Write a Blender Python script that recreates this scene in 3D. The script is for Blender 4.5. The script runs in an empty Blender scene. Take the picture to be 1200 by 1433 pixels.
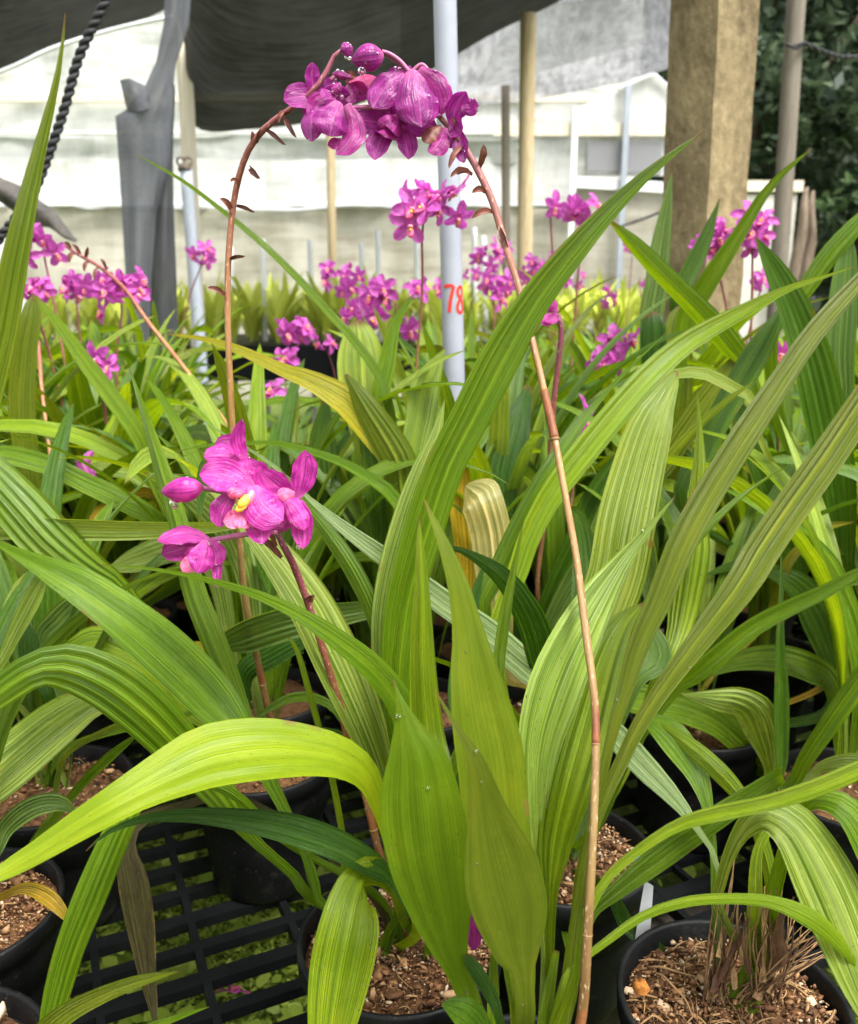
import bpy, bmesh, math, random
from mathutils import Vector, Matrix, noise
R = math.radians
random.seed(7)
sc = bpy.context.scene
COL = sc.collection

# ------------------------------------------------------------------ camera
CAMZ = 0.94; PITCH = R(13.5); F = 1190.0
CAM = Vector((0, 0, CAMZ))
FW = Vector((0, math.cos(PITCH), -math.sin(PITCH)))
UP = Vector((0, math.sin(PITCH), math.cos(PITCH)))
RT = Vector((1, 0, 0))
def P(x, y, Y):
    d = FW + RT * ((x - 600) / F) + UP * ((716.5 - y) / F)
    return CAM + d * (Y / d.y)
def mpp(p):                       # metres per photo pixel at a point
    return (p - CAM).dot(FW) / F

cd = bpy.data.cameras.new('camera')
cam = bpy.data.objects.new('camera', cd); COL.objects.link(cam)
cam.location = CAM; cam.rotation_euler = (R(90) - PITCH, 0, 0)
cd.sensor_fit = 'VERTICAL'; cd.sensor_height = 24; cd.sensor_width = 24
cd.lens = 24 * F / 1433
cd.clip_start = 0.02; cd.clip_end = 500
cd.dof.use_dof = True; cd.dof.focus_distance = 0.62; cd.dof.aperture_fstop = cd.lens / 3.2
sc.camera = cam

# ------------------------------------------------------------------ materials
def newmat(name):
    m = bpy.data.materials.new(name); m.use_nodes = True
    nt = m.node_tree; nt.nodes.clear()
    return m, nt
def N(nt, t, **kw):
    n = nt.nodes.new(t)
    for k, v in kw.items(): setattr(n, k, v)
    return n
def L(nt, a, b): nt.links.new(a, b)
def ramp(nt, fac, stops):
    n = N(nt, 'ShaderNodeValToRGB'); cr = n.color_ramp
    while len(cr.elements) < len(stops): cr.elements.new(0.5)
    for e, (p, c) in zip(cr.elements, stops):
        e.position = p; e.color = (*c, 1) if len(c) == 3 else c
    L(nt, fac, n.inputs['Fac']); return n.outputs['Color']
def math_(nt, op, a, b=None, clamp=False):
    n = N(nt, 'ShaderNodeMath', operation=op); n.use_clamp = clamp
    for i, v in enumerate((a, b)):
        if v is None: continue
        if isinstance(v, (int, float)): n.inputs[i].default_value = v
        else: L(nt, v, n.inputs[i])
    return n.outputs[0]
def mixc(nt, fac, a, b, blend='MIX'):
    n = N(nt, 'ShaderNodeMix', data_type='RGBA', blend_type=blend)
    for s, v in ((n.inputs[0], fac), (n.inputs[6], a), (n.inputs[7], b)):
        if isinstance(v, (int, float)): s.default_value = v
        elif isinstance(v, tuple): s.default_value = (*v, 1) if len(v) == 3 else v
        else: L(nt, v, s)
    return n.outputs[2]
def noise_(nt, vec, scale, detail=3, rough=0.55):
    n = N(nt, 'ShaderNodeTexNoise'); n.inputs['Scale'].default_value = scale
    n.inputs['Detail'].default_value = detail; n.inputs['Roughness'].default_value = rough
    if vec is not None: L(nt, vec, n.inputs['Vector'])
    return n.outputs['Fac']
def bump_(nt, h, strength, dist):
    n = N(nt, 'ShaderNodeBump'); n.inputs['Strength'].default_value = strength
    n.inputs['Distance'].default_value = dist; L(nt, h, n.inputs['Height'])
    return n.outputs['Normal']
def out(nt, sh):
    o = N(nt, 'ShaderNodeOutputMaterial'); L(nt, sh, o.inputs['Surface'])
def princ(nt, col, rough=0.5, spec=0.5, normal=None, **kw):
    b = N(nt, 'ShaderNodeBsdfPrincipled')
    for s, v in (('Base Color', col), ('Roughness', rough), ('Specular IOR Level', spec)):
        if isinstance(v, (int, float)): b.inputs[s].default_value = v
        elif isinstance(v, tuple): b.inputs[s].default_value = (*v, 1)
        else: L(nt, v, b.inputs[s])
    for k, v in kw.items(): b.inputs[k].default_value = v
    if normal is not None: L(nt, normal, b.inputs['Normal'])
    return b.outputs[0]
def mixs(nt, fac, a, b):
    n = N(nt, 'ShaderNodeMixShader')
    if isinstance(fac, (int, float)): n.inputs[0].default_value = fac
    else: L(nt, fac, n.inputs[0])
    L(nt, a, n.inputs[1]); L(nt, b, n.inputs[2]); return n.outputs[0]
def comb(nt, x, y, z=0.0):
    n = N(nt, 'ShaderNodeCombineXYZ')
    for i, v in enumerate((x, y, z)):
        if isinstance(v, (int, float)): n.inputs[i].default_value = v
        else: L(nt, v, n.inputs[i])
    return n.outputs[0]

def leaf_material(name, spots=0.0, con=1.0, stripes=0.0):
    m, nt = newmat(name)
    uv = N(nt, 'ShaderNodeTexCoord').outputs['UV']
    sx = N(nt, 'ShaderNodeSeparateXYZ'); L(nt, uv, sx.inputs[0]); u, v = sx.outputs[0], sx.outputs[1]
    oi = N(nt, 'ShaderNodeObjectInfo')
    rnd = oi.outputs['Random']; col = oi.outputs['Color']
    off = math_(nt, 'MULTIPLY', rnd, 37.0)
    broad = noise_(nt, comb(nt, math_(nt, 'MULTIPLY', u, 9.0), math_(nt, 'MULTIPLY', v, 0.8), off), 1.0, 3, 0.6)
    fine = noise_(nt, comb(nt, math_(nt, 'MULTIPLY', u, 85.0), math_(nt, 'MULTIPLY', v, 2.0), off), 1.0, 2, 0.5)
    blotch = noise_(nt, comb(nt, math_(nt, 'MULTIPLY', u, 2.0), math_(nt, 'MULTIPLY', v, 9.0), off), 1.0, 4, 0.65)
    k = ramp(nt, broad, [(0.3, (0.70, 0.74, 0.6)), (0.5, (1, 1, 1)), (0.68, (1.3, 1.2, 1.15))])
    c = mixc(nt, 1.0 * con, col, k, 'MULTIPLY')
    k2 = ramp(nt, fine, [(0.36, (0.55, 0.62, 0.5)), (0.5, (1, 1, 1)), (0.64, (1.5, 1.38, 1.5))])
    c = mixc(nt, 0.9 * con, c, k2, 'MULTIPLY')
    k3 = ramp(nt, blotch, [(0.3, (0.75, 0.82, 0.8)), (0.55, (1, 1, 1)), (0.75, (1.3, 1.12, 0.8))])
    c = mixc(nt, 0.85, c, k3, 'MULTIPLY')
    if stripes:
        sn = noise_(nt, comb(nt, math_(nt, 'MULTIPLY', u, 34.0), math_(nt, 'MULTIPLY', v, 1.1), off), 1.0, 3, 0.65)
        c = mixc(nt, ramp(nt, sn, [(0.5, (0, 0, 0)), (0.63, (stripes,) * 3)]), c, (0.46, 0.56, 0.24))  # pale leaf striping, with silver-white glint lines painted into the colour
        c = mixc(nt, ramp(nt, sn, [(0.34, (stripes,) * 3), (0.46, (0, 0, 0))]), c, (0.06, 0.15, 0.010))
    # small dark flecks and a dry tip
    fl = noise_(nt, comb(nt, math_(nt, 'MULTIPLY', u, 30.0), math_(nt, 'MULTIPLY', v, 130.0), off), 1.0, 2, 0.5)
    flm = ramp(nt, fl, [(0.70 - 0.13 * spots, (0, 0, 0)), (0.75 - 0.11 * spots, (1, 1, 1))])
    c = mixc(nt, flm, c, (0.09, 0.05, 0.015))
    if spots > 0.5:
        s2 = noise_(nt, comb(nt, math_(nt, 'MULTIPLY', u, 16.0), math_(nt, 'MULTIPLY', v, 22.0), off), 1.0, 5, 0.75)
        c = mixc(nt, ramp(nt, s2, [(0.5, (0, 0, 0)), (0.6, (0.9, 0.9, 0.9))]), c, (0.04, 0.025, 0.012))
    ed = math_(nt, 'ABSOLUTE', math_(nt, 'SUBTRACT', u, 0.5))
    en = noise_(nt, comb(nt, math_(nt, 'MULTIPLY', u, 1.5), math_(nt, 'MULTIPLY', v, 14.0), math_(nt, 'ADD', off, 3.3)), 1.0, 4, 0.7)
    em = math_(nt, 'MULTIPLY', ramp(nt, ed, [(0.40, (0, 0, 0)), (0.49, (1, 1, 1))]), ramp(nt, en, [(0.60, (0, 0, 0)), (0.68, (1, 1, 1))]))
    c = mixc(nt, em, c, (0.20, 0.13, 0.035))
    tipn = math_(nt, 'ADD', v, math_(nt, 'MULTIPLY', math_(nt, 'SUBTRACT', blotch, 0.5), 0.08))
    tip = ramp(nt, tipn, [(0.982, (0, 0, 0)), (1.0, (1, 1, 1))])
    c = mixc(nt, tip, c, (0.16, 0.085, 0.025))
    h = math_(nt, 'ADD', math_(nt, 'MULTIPLY', broad, 1.2), math_(nt, 'MULTIPLY', fine, 0.8))
    nrm = bump_(nt, h, 0.2 + 0.5 * con, 0.0022)
    rg = ramp(nt, blotch, [(0.3, (0.14, 0.14, 0.14)), (0.7, (0.36, 0.36, 0.36))])
    pr = princ(nt, c, rg, 0.42 if con > .7 else 0.25, nrm)
    tr = N(nt, 'ShaderNodeBsdfTranslucent')
    L(nt, mixc(nt, 1.0, c, (1.7, 1.45, 0.35), 'MULTIPLY'), tr.inputs['Color']); L(nt, nrm, tr.inputs['Normal'])
    out(nt, mixs(nt, 0.45, pr, tr.outputs[0]))
    return m

def petal_material(name, c0, c1, trans=0.35):
    m, nt = newmat(name)
    uv = N(nt, 'ShaderNodeTexCoord').outputs['UV']
    sx = N(nt, 'ShaderNodeSeparateXYZ'); L(nt, uv, sx.inputs[0]); u, v = sx.outputs[0], sx.outputs[1]
    rnd = N(nt, 'ShaderNodeObjectInfo').outputs['Random']
    off = math_(nt, 'MULTIPLY', rnd, 31.0)
    ve = noise_(nt, comb(nt, math_(nt, 'MULTIPLY', u, 26.0), math_(nt, 'MULTIPLY', v, 1.6), off), 1.0, 3, 0.55)
    bl = noise_(nt, comb(nt, math_(nt, 'MULTIPLY', u, 3.0), math_(nt, 'MULTIPLY', v, 3.0), off), 1.0, 3, 0.55)
    c = mixc(nt, ramp(nt, bl, [(0.3, (0, 0, 0)), (0.7, (1, 1, 1))]), c0, c1)
    c = mixc(nt, 0.95, c, ramp(nt, ve, [(0.36, (0.55, 0.45, 0.62)), (0.5, (1, 1, 1)), (0.64, (1.3, 1.7, 1.25))]), 'MULTIPLY')
    mid = math_(nt, 'ABSOLUTE', math_(nt, 'SUBTRACT', u, 0.5))
    c = mixc(nt, ramp(nt, mid, [(0.0, (0.35, 0.35, 0.35)), (0.035, (0, 0, 0))]), c, (0.72, 0.20, 0.50))
    pale = ramp(nt, v, [(0.0, (0.55, 0.55, 0.55)), (0.22, (0, 0, 0))])
    c = mixc(nt, pale, c, (0.70, 0.18, 0.45))
    dk = noise_(nt, comb(nt, math_(nt, 'MULTIPLY', u, 14.0), math_(nt, 'MULTIPLY', v, 14.0), off), 1.0, 2, 0.5)
    c = mixc(nt, ramp(nt, dk, [(0.70, (0, 0, 0)), (0.8, (0.5, 0.5, 0.5))]), c, (0.25, 0.01, 0.18))
    nrm = bump_(nt, math_(nt, 'ADD', ve, math_(nt, 'MULTIPLY', bl, 2.0)), 0.6, 0.0016)
    pr = princ(nt, c, 0.33, 0.5, nrm)
    tr = N(nt, 'ShaderNodeBsdfTranslucent'); L(nt, mixc(nt, 1.0, c, (1.5, 1.2, 1.5), 'MULTIPLY'), tr.inputs['Color'])
    out(nt, mixs(nt, trans, pr, tr.outputs[0]))
    return m

def simple(name, c0, c1, scale, rough=0.6, spec=0.4, bump=0.2, dist=0.002, stretch=None, coord='Object', detail=5, **kw):
    m, nt = newmat(name)
    co = N(nt, 'ShaderNodeTexCoord').outputs[coord]
    if stretch:
        mp = N(nt, 'ShaderNodeMapping'); mp.inputs['Scale'].default_value = stretch; L(nt, co, mp.inputs[0]); co = mp.outputs[0]
    n1 = noise_(nt, co, scale, detail, 0.6); n2 = noise_(nt, co, scale * 6.3, 3, 0.6)
    f = math_(nt, 'ADD', math_(nt, 'MULTIPLY', n1, 0.65), math_(nt, 'MULTIPLY', n2, 0.35))
    c = ramp(nt, f, [(0.32, c0), (0.66, c1)])
    rr = ramp(nt, n1, [(0.3, (rough * .75,) * 3), (0.7, (min(1, rough * 1.25),) * 3)])
    out(nt, princ(nt, c, rr, spec, bump_(nt, f, bump, dist), **kw))
    return m

def stalk_material():
    m, nt = newmat('stalk_skin')
    uv = N(nt, 'ShaderNodeTexCoord').outputs['UV']
    sx = N(nt, 'ShaderNodeSeparateXYZ'); L(nt, uv, sx.inputs[0]); u, v = sx.outputs[0], sx.outputs[1]
    oi = N(nt, 'ShaderNodeObjectInfo'); off = math_(nt, 'MULTIPLY', oi.outputs['Random'], 9.0)
    n = noise_(nt, comb(nt, math_(nt, 'MULTIPLY', u, 5.0), math_(nt, 'MULTIPLY', v, 26.0), off), 1.0, 4, 0.6)
    s = noise_(nt, comb(nt, math_(nt, 'MULTIPLY', u, 14.0), math_(nt, 'MULTIPLY', v, 150.0), off), 1.0, 2, 0.5)
    c = ramp(nt, v, [(0.0, (0.12, 0.045, 0.02)), (0.12, (0.20, 0.085, 0.03)), (0.3, (0.33, 0.20, 0.075)), (0.62, (0.50, 0.26, 0.11)), (0.82, (0.36, 0.12, 0.10)), (1.0, (0.34, 0.09, 0.17))])
    c = mixc(nt, 1.0, mixc(nt, 1.0, c, (.62, .66, .66), 'MULTIPLY'), oi.outputs['Color'], 'MULTIPLY')
    c = mixc(nt, 0.8, c, ramp(nt, n, [(0.3, (0.55, 0.5, 0.45)), (0.6, (1.1, 1.1, 1.1))]), 'MULTIPLY')
    c = mixc(nt, ramp(nt, s, [(0.62, (0, 0, 0)), (0.7, (0.7, 0.7, 0.7))]), c, (0.55, 0.40, 0.25))
    out(nt, princ(nt, c, 0.5, 0.3, bump_(nt, n, 0.2, 0.001)))
    return m

def net_material(name, c0, c1, open_, trans, scale=(14, 2.2, 1), rot=0.0):
    m, nt = newmat(name)
    uv = N(nt, 'ShaderNodeTexCoord').outputs['UV']
    mp = N(nt, 'ShaderNodeMapping'); mp.inputs['Scale'].default_value = scale; mp.inputs['Rotation'].default_value = (0, 0, rot); L(nt, uv, mp.inputs[0])
    st = noise_(nt, mp.outputs[0], 3.0, 5, 0.65)
    mp2 = N(nt, 'ShaderNodeMapping'); mp2.inputs['Scale'].default_value = (3, 3, 1); L(nt, uv, mp2.inputs[0])
    bl = noise_(nt, mp2.outputs[0], 1.3, 4, 0.6)
    f = math_(nt, 'ADD', math_(nt, 'MULTIPLY', st, 0.6), math_(nt, 'MULTIPLY', bl, 0.4))
    c = ramp(nt, f, [(0.40, c0), (0.60, c1)])
    wv = noise_(nt, uv, 420.0, 2, 0.5)
    c = mixc(nt, 0.8, c, ramp(nt, wv, [(0.38, (0.55,) * 3), (0.62, (1.5,) * 3)]), 'MULTIPLY')
    d = princ(nt, c, 0.75, 0.25, bump_(nt, f, 0.4, 0.01))
    t = N(nt, 'ShaderNodeBsdfTranslucent'); L(nt, c, t.inputs['Color'])
    s = mixs(nt, trans, d, t.outputs[0])
    tp = N(nt, 'ShaderNodeBsdfTransparent')
    o = math_(nt, 'MULTIPLY', f, open_ * 2.0, clamp=True)
    out(nt, mixs(nt, o, s, tp.outputs[0]))
    return m

def plastic_sheet(name, c0, c1, trans=0.6, open_=0.0):
    m, nt = newmat(name)
    co = N(nt, 'ShaderNodeTexCoord').outputs['Object']
    mp = N(nt, 'ShaderNodeMapping'); mp.inputs['Scale'].default_value = (1.0, 1.0, 0.35); L(nt, co, mp.inputs[0])
    n1 = noise_(nt, mp.outputs[0], 2.2, 6, 0.65)
    mp2 = N(nt, 'ShaderNodeMapping'); mp2.inputs['Scale'].default_value = (1.0, 1.0, 6.0); L(nt, co, mp2.inputs[0])
    n2 = noise_(nt, mp2.outputs[0], 1.2, 4, 0.6)
    f = math_(nt, 'ADD', math_(nt, 'MULTIPLY', n1, 0.5), math_(nt, 'MULTIPLY', n2, 0.5))
    c = ramp(nt, f, [(0.40, c0), (0.55, c1)])
    mp3 = N(nt, 'ShaderNodeMapping'); mp3.inputs['Scale'].default_value = (5.0, 5.0, 0.5); L(nt, co, mp3.inputs[0])
    n3 = noise_(nt, mp3.outputs[0], 1.5, 6, 0.7)
    c = mixc(nt, ramp(nt, n3, [(0.50, (0, 0, 0)), (0.68, (0.35, 0.35, 0.35))]), c, (0.40, 0.39, 0.27))
    d = princ(nt, c, 0.35, 0.4, bump_(nt, f, 0.4, 0.02))
    t = N(nt, 'ShaderNodeBsdfTranslucent'); L(nt, c, t.inputs['Color'])
    s = mixs(nt, trans, d, t.outputs[0])
    if open_:
        tp = N(nt, 'ShaderNodeBsdfTransparent'); s = mixs(nt, open_, s, tp.outputs[0])
    out(nt, s); return m

M = {}
M['leaf'] = leaf_material('leaf_green')
M['smooth'] = leaf_material('leaf_smooth', 0.0, 0.35)
M['striped'] = leaf_material('leaf_striped', 0.0, 1.0, 0.6)
M['leafspot'] = leaf_material('leaf_spotted', 1.0)
M['petal'] = petal_material('petal_magenta', (0.38, 0.013, 0.235), (0.54, 0.045, 0.35))
M['petaldark'] = petal_material('petal_purple', (0.22, 0.008, 0.13), (0.38, 0.018, 0.24))
M['petalshade'] = petal_material('petal_shade', (0.21, 0.008, 0.15), (0.35, 0.024, 0.26))  # darker petal copy: backlit shade of the top cluster put into its colour
M['petalpale'] = petal_material('petal_pink', (0.42, 0.045, 0.34), (0.58, 0.12, 0.48))
M['lip'] = petal_material('lip_rose', (0.70, 0.10, 0.28), (0.80, 0.22, 0.40))
M['yellow'] = simple('lip_yellow', (0.85, 0.36, 0.02), (0.95, 0.62, 0.10), 300, 0.45, 0.5, 0.2, 0.001)
M['cream'] = simple('column_pink', (0.70, 0.30, 0.24), (0.62, 0.14, 0.34), 200, 0.4, 0.5, 0.1, 0.001)
M['stalk'] = stalk_material()
M['bract'] = simple('bract_brown', (0.07, 0.022, 0.018), (0.22, 0.07, 0.045), 90, 0.5, 0.45, 0.3, 0.001)
M['sheath'] = simple('node_sheath', (0.10, 0.03, 0.012), (0.24, 0.085, 0.03), 90, 0.5, 0.35, 0.3, .001, stretch=(1, 1, .3))
def pot_mat():
    m, nt = newmat('pot_black'); co = N(nt, 'ShaderNodeTexCoord').outputs['Object']
    n1 = noise_(nt, co, 22, 6, 0.7); n2 = noise_(nt, co, 240, 3, 0.6)
    c = ramp(nt, n1, [(0.35, (0.003, 0.003, 0.0035)), (0.58, (0.007, 0.0075, 0.008)), (0.74, (0.035, 0.032, 0.026))])
    c = mixc(nt, ramp(nt, n2, [(0.66, (0, 0, 0)), (0.74, (0.7, 0.7, 0.7))]), c, (0.09, 0.075, 0.055))
    out(nt, princ(nt, c, ramp(nt, n1, [(0.35, (0.38,) * 3), (0.65, (0.7,) * 3)]), 0.2, bump_(nt, n2, .15, .001))); return m
M['pot'] = pot_mat()
M['bench'] = simple('bench_black', (0.003, 0.0033, 0.0036), (0.008, 0.009, 0.010), 9, 0.55, 0.12, 0.12, 0.001)
M['soil'] = simple('potting_mix', (0.018, 0.008, 0.004), (0.20, 0.095, 0.040), 90, 0.9, 0.2, 1.0, 0.006)
M['straw'] = simple('dry_straw', (0.11, 0.055, 0.022), (0.34, 0.21, 0.095), 60, 0.8, 0.3, 0.4, 0.001)
M['husk'] = simple('dark_husk', (0.035, 0.016, 0.010), (0.13, 0.06, 0.03), 60, 0.8, 0.3, 0.5, 0.001)
M['concrete'] = simple('weathered_concrete', (0.065, 0.044, 0.019), (0.29, 0.225, 0.125), 7, 0.9, 0.2, 0.9, 0.022, stretch=(1, 1, 0.6), detail=10)
M['wood'] = simple('pale_wood', (0.28, 0.20, 0.10), (0.56, 0.46, 0.29), 8, 0.8, 0.3, 0.4, 0.004, stretch=(3, 3, 0.25))
M['oldwood'] = simple('grey_wood', (0.09, 0.075, 0.06), (0.22, 0.19, 0.15), 8, 0.8, 0.3, 0.4, 0.004, stretch=(3, 3, 0.25))
M['creamwood'] = simple('cream_painted_wood', (0.52, 0.45, 0.34), (0.72, 0.66, 0.54), 6, 0.7, 0.3, 0.2, 0.003, stretch=(3, 3, 0.25))
M['pvc'] = simple('grey_pvc', (0.25, 0.265, 0.32), (0.33, 0.345, 0.40), 5, 0.42, 0.45, 0.05, 0.001)
M['whitepvc'] = simple('white_pvc', (0.62, 0.64, 0.66), (0.75, 0.77, 0.78), 5, 0.42, 0.45, 0.05, 0.001)
M['steel'] = simple('grey_steel', (0.22, 0.25, 0.29), (0.36, 0.39, 0.44), 8, 0.45, 0.5, 0.1, 0.001, stretch=(1, 1, 0.3))
M['rust'] = simple('dark_clamp', (0.04, 0.035, 0.03), (0.16, 0.12, 0.08), 60, 0.6, 0.5, 0.3, 0.001)
M['red'] = simple('red_paint', (0.55, 0.018, 0.012), (0.70, 0.04, 0.02), 120, 0.5, 0.4, 0.1, 0.0005)
M['rope'] = simple('black_rope', (0.010, 0.010, 0.012), (0.045, 0.045, 0.05), 160, 0.7, 0.3, 0.7, 0.002)
M['white'] = simple('white_tag', (0.38, 0.39, 0.41), (0.50, 0.51, 0.53), 20, 0.5, 0.4, 0.05, 0.0005)
M['blue'] = simple('blue_plastic', (0.01, 0.12, 0.42), (0.03, 0.20, 0.58), 20, 0.4, 0.5, 0.05, 0.0005)
M['net'] = net_material('black_shade_net', (0.001, 0.001, 0.0015), (0.030, 0.030, 0.032), 0.025, 0.10, (2.2, 15, 1), 0.9)
M['lightnet'] = net_material('grey_shade_net', (0.16, 0.16, 0.18), (0.42, 0.42, 0.46), 0.24, 0.5)
M['palenet'] = net_material('pale_shade_net', (0.34, 0.34, 0.36), (0.62, 0.62, 0.65), 0.30, 0.55)
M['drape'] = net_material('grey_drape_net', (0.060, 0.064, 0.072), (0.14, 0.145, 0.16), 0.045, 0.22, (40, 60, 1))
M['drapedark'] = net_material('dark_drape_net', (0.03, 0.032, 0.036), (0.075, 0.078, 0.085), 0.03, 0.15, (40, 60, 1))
M['sheet'] = plastic_sheet('white_plastic_sheet', (0.58, 0.58, 0.56), (0.80, 0.80, 0.79), 0.3)
M['sheetgrey'] = plastic_sheet('grey_plastic_sheet', (0.36, 0.37, 0.33), (0.64, 0.65, 0.64), 0.3)
M['sheetbeige'] = plastic_sheet('beige_plastic_sheet', (0.33, 0.30, 0.23), (0.56, 0.53, 0.45), 0.3)
M['tarp'] = simple('torn_dark_tarp', (0.02, 0.018, 0.016), (0.10, 0.09, 0.08), 12, 0.7, 0.3, 0.5, 0.004)
M['bark'] = simple('tree_bark', (0.07, 0.05, 0.035), (0.26, 0.20, 0.15), 6, 0.9, 0.2, 0.7, 0.02, stretch=(2, 2, 0.4))
M['pavewall'] = simple('low_wall_render', (0.40, 0.38, 0.33), (0.66, 0.64, 0.58), 4, 0.85, 0.3, 0.3, 0.006)
M['dirt'] = simple('dark_dirt', (0.008, 0.006, 0.005), (0.035, 0.026, 0.016), 40, 0.85, 0.3, 0.8, 0.004)
M['ground'] = simple('mossy_ground', (0.035, 0.055, 0.012), (0.14, 0.19, 0.035), 14, 0.95, 0.15, 0.8, 0.02)
def foliage(name, c0, c1):
    m, nt = newmat(name)
    ge = N(nt, 'ShaderNodeNewGeometry').outputs['Random Per Island']
    c = ramp(nt, ge, [(0.0, c0), (1.0, c1)])
    pr = princ(nt, c, 0.5, 0.4)
    tr = N(nt, 'ShaderNodeBsdfTranslucent'); L(nt, c, tr.inputs['Color'])
    out(nt, mixs(nt, 0.3, pr, tr.outputs[0])); return m
def chips_mat():
    m, nt = newmat('bark_chip')
    ge = N(nt, 'ShaderNodeNewGeometry').outputs['Random Per Island']
    c = ramp(nt, ge, [(0.0, (0.030, 0.012, 0.005)), (0.35, (0.13, 0.055, 0.020)), (0.72, (0.26, 0.13, 0.052)), (0.92, (0.36, 0.22, 0.11)), (0.99, (0.50, 0.40, 0.28))])
    out(nt, princ(nt, c, 0.65, 0.35)); return m
M['chip'] = chips_mat()
M['treeleaf'] = foliage('tree_leaves', (0.022, 0.040, 0.024), (0.12, 0.17, 0.09))
M['treeleaf2'] = foliage('tree_leaves_bright', (0.025, 0.055, 0.02), (0.12, 0.19, 0.075))
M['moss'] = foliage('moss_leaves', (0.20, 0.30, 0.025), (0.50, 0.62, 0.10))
M['lime'] = foliage('lime_leaves', (0.40, 0.47, 0.04), (0.62, 0.68, 0.12))
def glass_drop():
    m, nt = newmat('water_drop')
    out(nt, princ(nt, (1, 1, 1), 0.02, 0.5, None, **{'Transmission Weight': 1.0, 'IOR': 1.33})); return m
M['water'] = glass_drop()

# ------------------------------------------------------------------ mesh helpers
class MB:
    def __init__(s): s.v = []; s.f = []; s.uv = []; s.mi = []; s.mats = []
    def slot(s, m):
        if m not in s.mats: s.mats.append(m)
        return s.mats.index(m)
    def add(s, verts, faces, uvs, mat):
        b = len(s.v); k = s.slot(mat); s.v.extend(verts)
        for f, u in zip(faces, uvs):
            s.f.append([b + i for i in f]); s.uv.append(u); s.mi.append(k)
    def build(s, name, parent=None, loc=None, smooth=True, color=None):
        o = Vector(loc) if loc is not None else (Vector(parent['o']) if parent is not None and 'o' in parent else Vector((0, 0, 0)))
        me = bpy.data.meshes.new(name); me.from_pydata([tuple(Vector(p) - o) for p in s.v], [], s.f)
        ul = me.uv_layers.new(name='UVMap'); d = []
        for u in s.uv:
            for q in u: d.extend(q)
        ul.data.foreach_set('uv', d)
        me.polygons.foreach_set('material_index', s.mi)
        me.polygons.foreach_set('use_smooth', [smooth] * len(s.f))
        for m in s.mats: me.materials.append(m)
        me.update()
        ob = bpy.data.objects.new(name, me); COL.objects.link(ob)
        if parent is not None: ob.parent = parent
        elif loc is not None: ob.location = o
        if color: ob.color = (*color, 1)
        return ob

def grid_faces(n, m, close=False):
    fs = []; us = []
    mm = m if close else m - 1
    for i in range(n - 1):
        for j in range(mm):
            j2 = (j + 1) % m
            fs.append((i * m + j, i * m + j2, (i + 1) * m + j2, (i + 1) * m + j))
            a, b = j / mm, (j + 1) / mm; c, d = i / (n - 1), (i + 1) / (n - 1)
            us.append(((a, c), (b, c), (b, d), (a, d)))
    return fs, us

def catmull(pts, n):
    """pts: list of tuples of floats; returns n samples, spaced by chord length of the first three"""
    k = len(pts); pp = [pts[0]] + list(pts) + [pts[-1]]
    pp[0] = tuple(2 * a - b for a, b in zip(pts[0], pts[1])); pp[-1] = tuple(2 * a - b for a, b in zip(pts[-1], pts[-2]))
    dense = []
    for s in range(k - 1):
        a, b, c, d = pp[s:s + 4]
        for q in range(12):
            t = q / 12
            dense.append(tuple(0.5 * (2 * B + (C - A) * t + (2 * A - 5 * B + 4 * C - D) * t * t + (3 * B - A - 3 * C + D) * t ** 3) for A, B, C, D in zip(a, b, c, d)))
    dense.append(tuple(pts[-1]))
    ln = [0]
    for a, b in zip(dense, dense[1:]): ln.append(ln[-1] + (Vector(b[:3]) - Vector(a[:3])).length)
    res = []; j = 0
    for i in range(n):
        t = ln[-1] * i / (n - 1)
        while j < len(ln) - 2 and ln[j + 1] < t: j += 1
        f = (t - ln[j]) / max(1e-9, ln[j + 1] - ln[j])
        res.append(tuple(a + (b - a) * f for a, b in zip(dense[j], dense[j + 1])))
    return res

def blade(mb, C, w, side, mat, fold=0.25, pleat=0.03, kp=5, m=15, cup=0.0, wave=0.0, seed=0):
    n = len(C); rr = random.Random(seed); ph = rr.random() * 6; ph2 = rr.random() * 6
    T = [(C[min(n - 1, i + 1)] - C[max(0, i - 1)]).normalized() for i in range(n)]
    vs = []
    for i in range(n):
        W = side[i] - T[i] * side[i].dot(T[i])
        W.normalize(); Nn = T[i].cross(W)
        hw = max(w[i], 0.0) * 0.5; s = i / (n - 1)
        for j in range(m):
            u = -1 + 2 * j / (m - 1)
            o = hw * (fold * abs(u) + cup * u * u) + pleat * hw * math.cos(math.pi * kp * u) * min(1, 3 * (1 - s) + .2)
            o += wave * hw * abs(u) * math.sin(s * 17 + ph + (2.0 if u > 0 else 0)) + 0.25 * wave * hw * math.sin(s * 41 + ph2) * u
            ed = 1 + 0.035 * wave * 4 * math.sin(s * 23 + ph2 + (1.3 if u > 0 else 0))
            vs.append(C[i] + W * (hw * u * ed) + Nn * o)
    fs, us = grid_faces(n, m); mb.add(vs, fs, us, mat)

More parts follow.
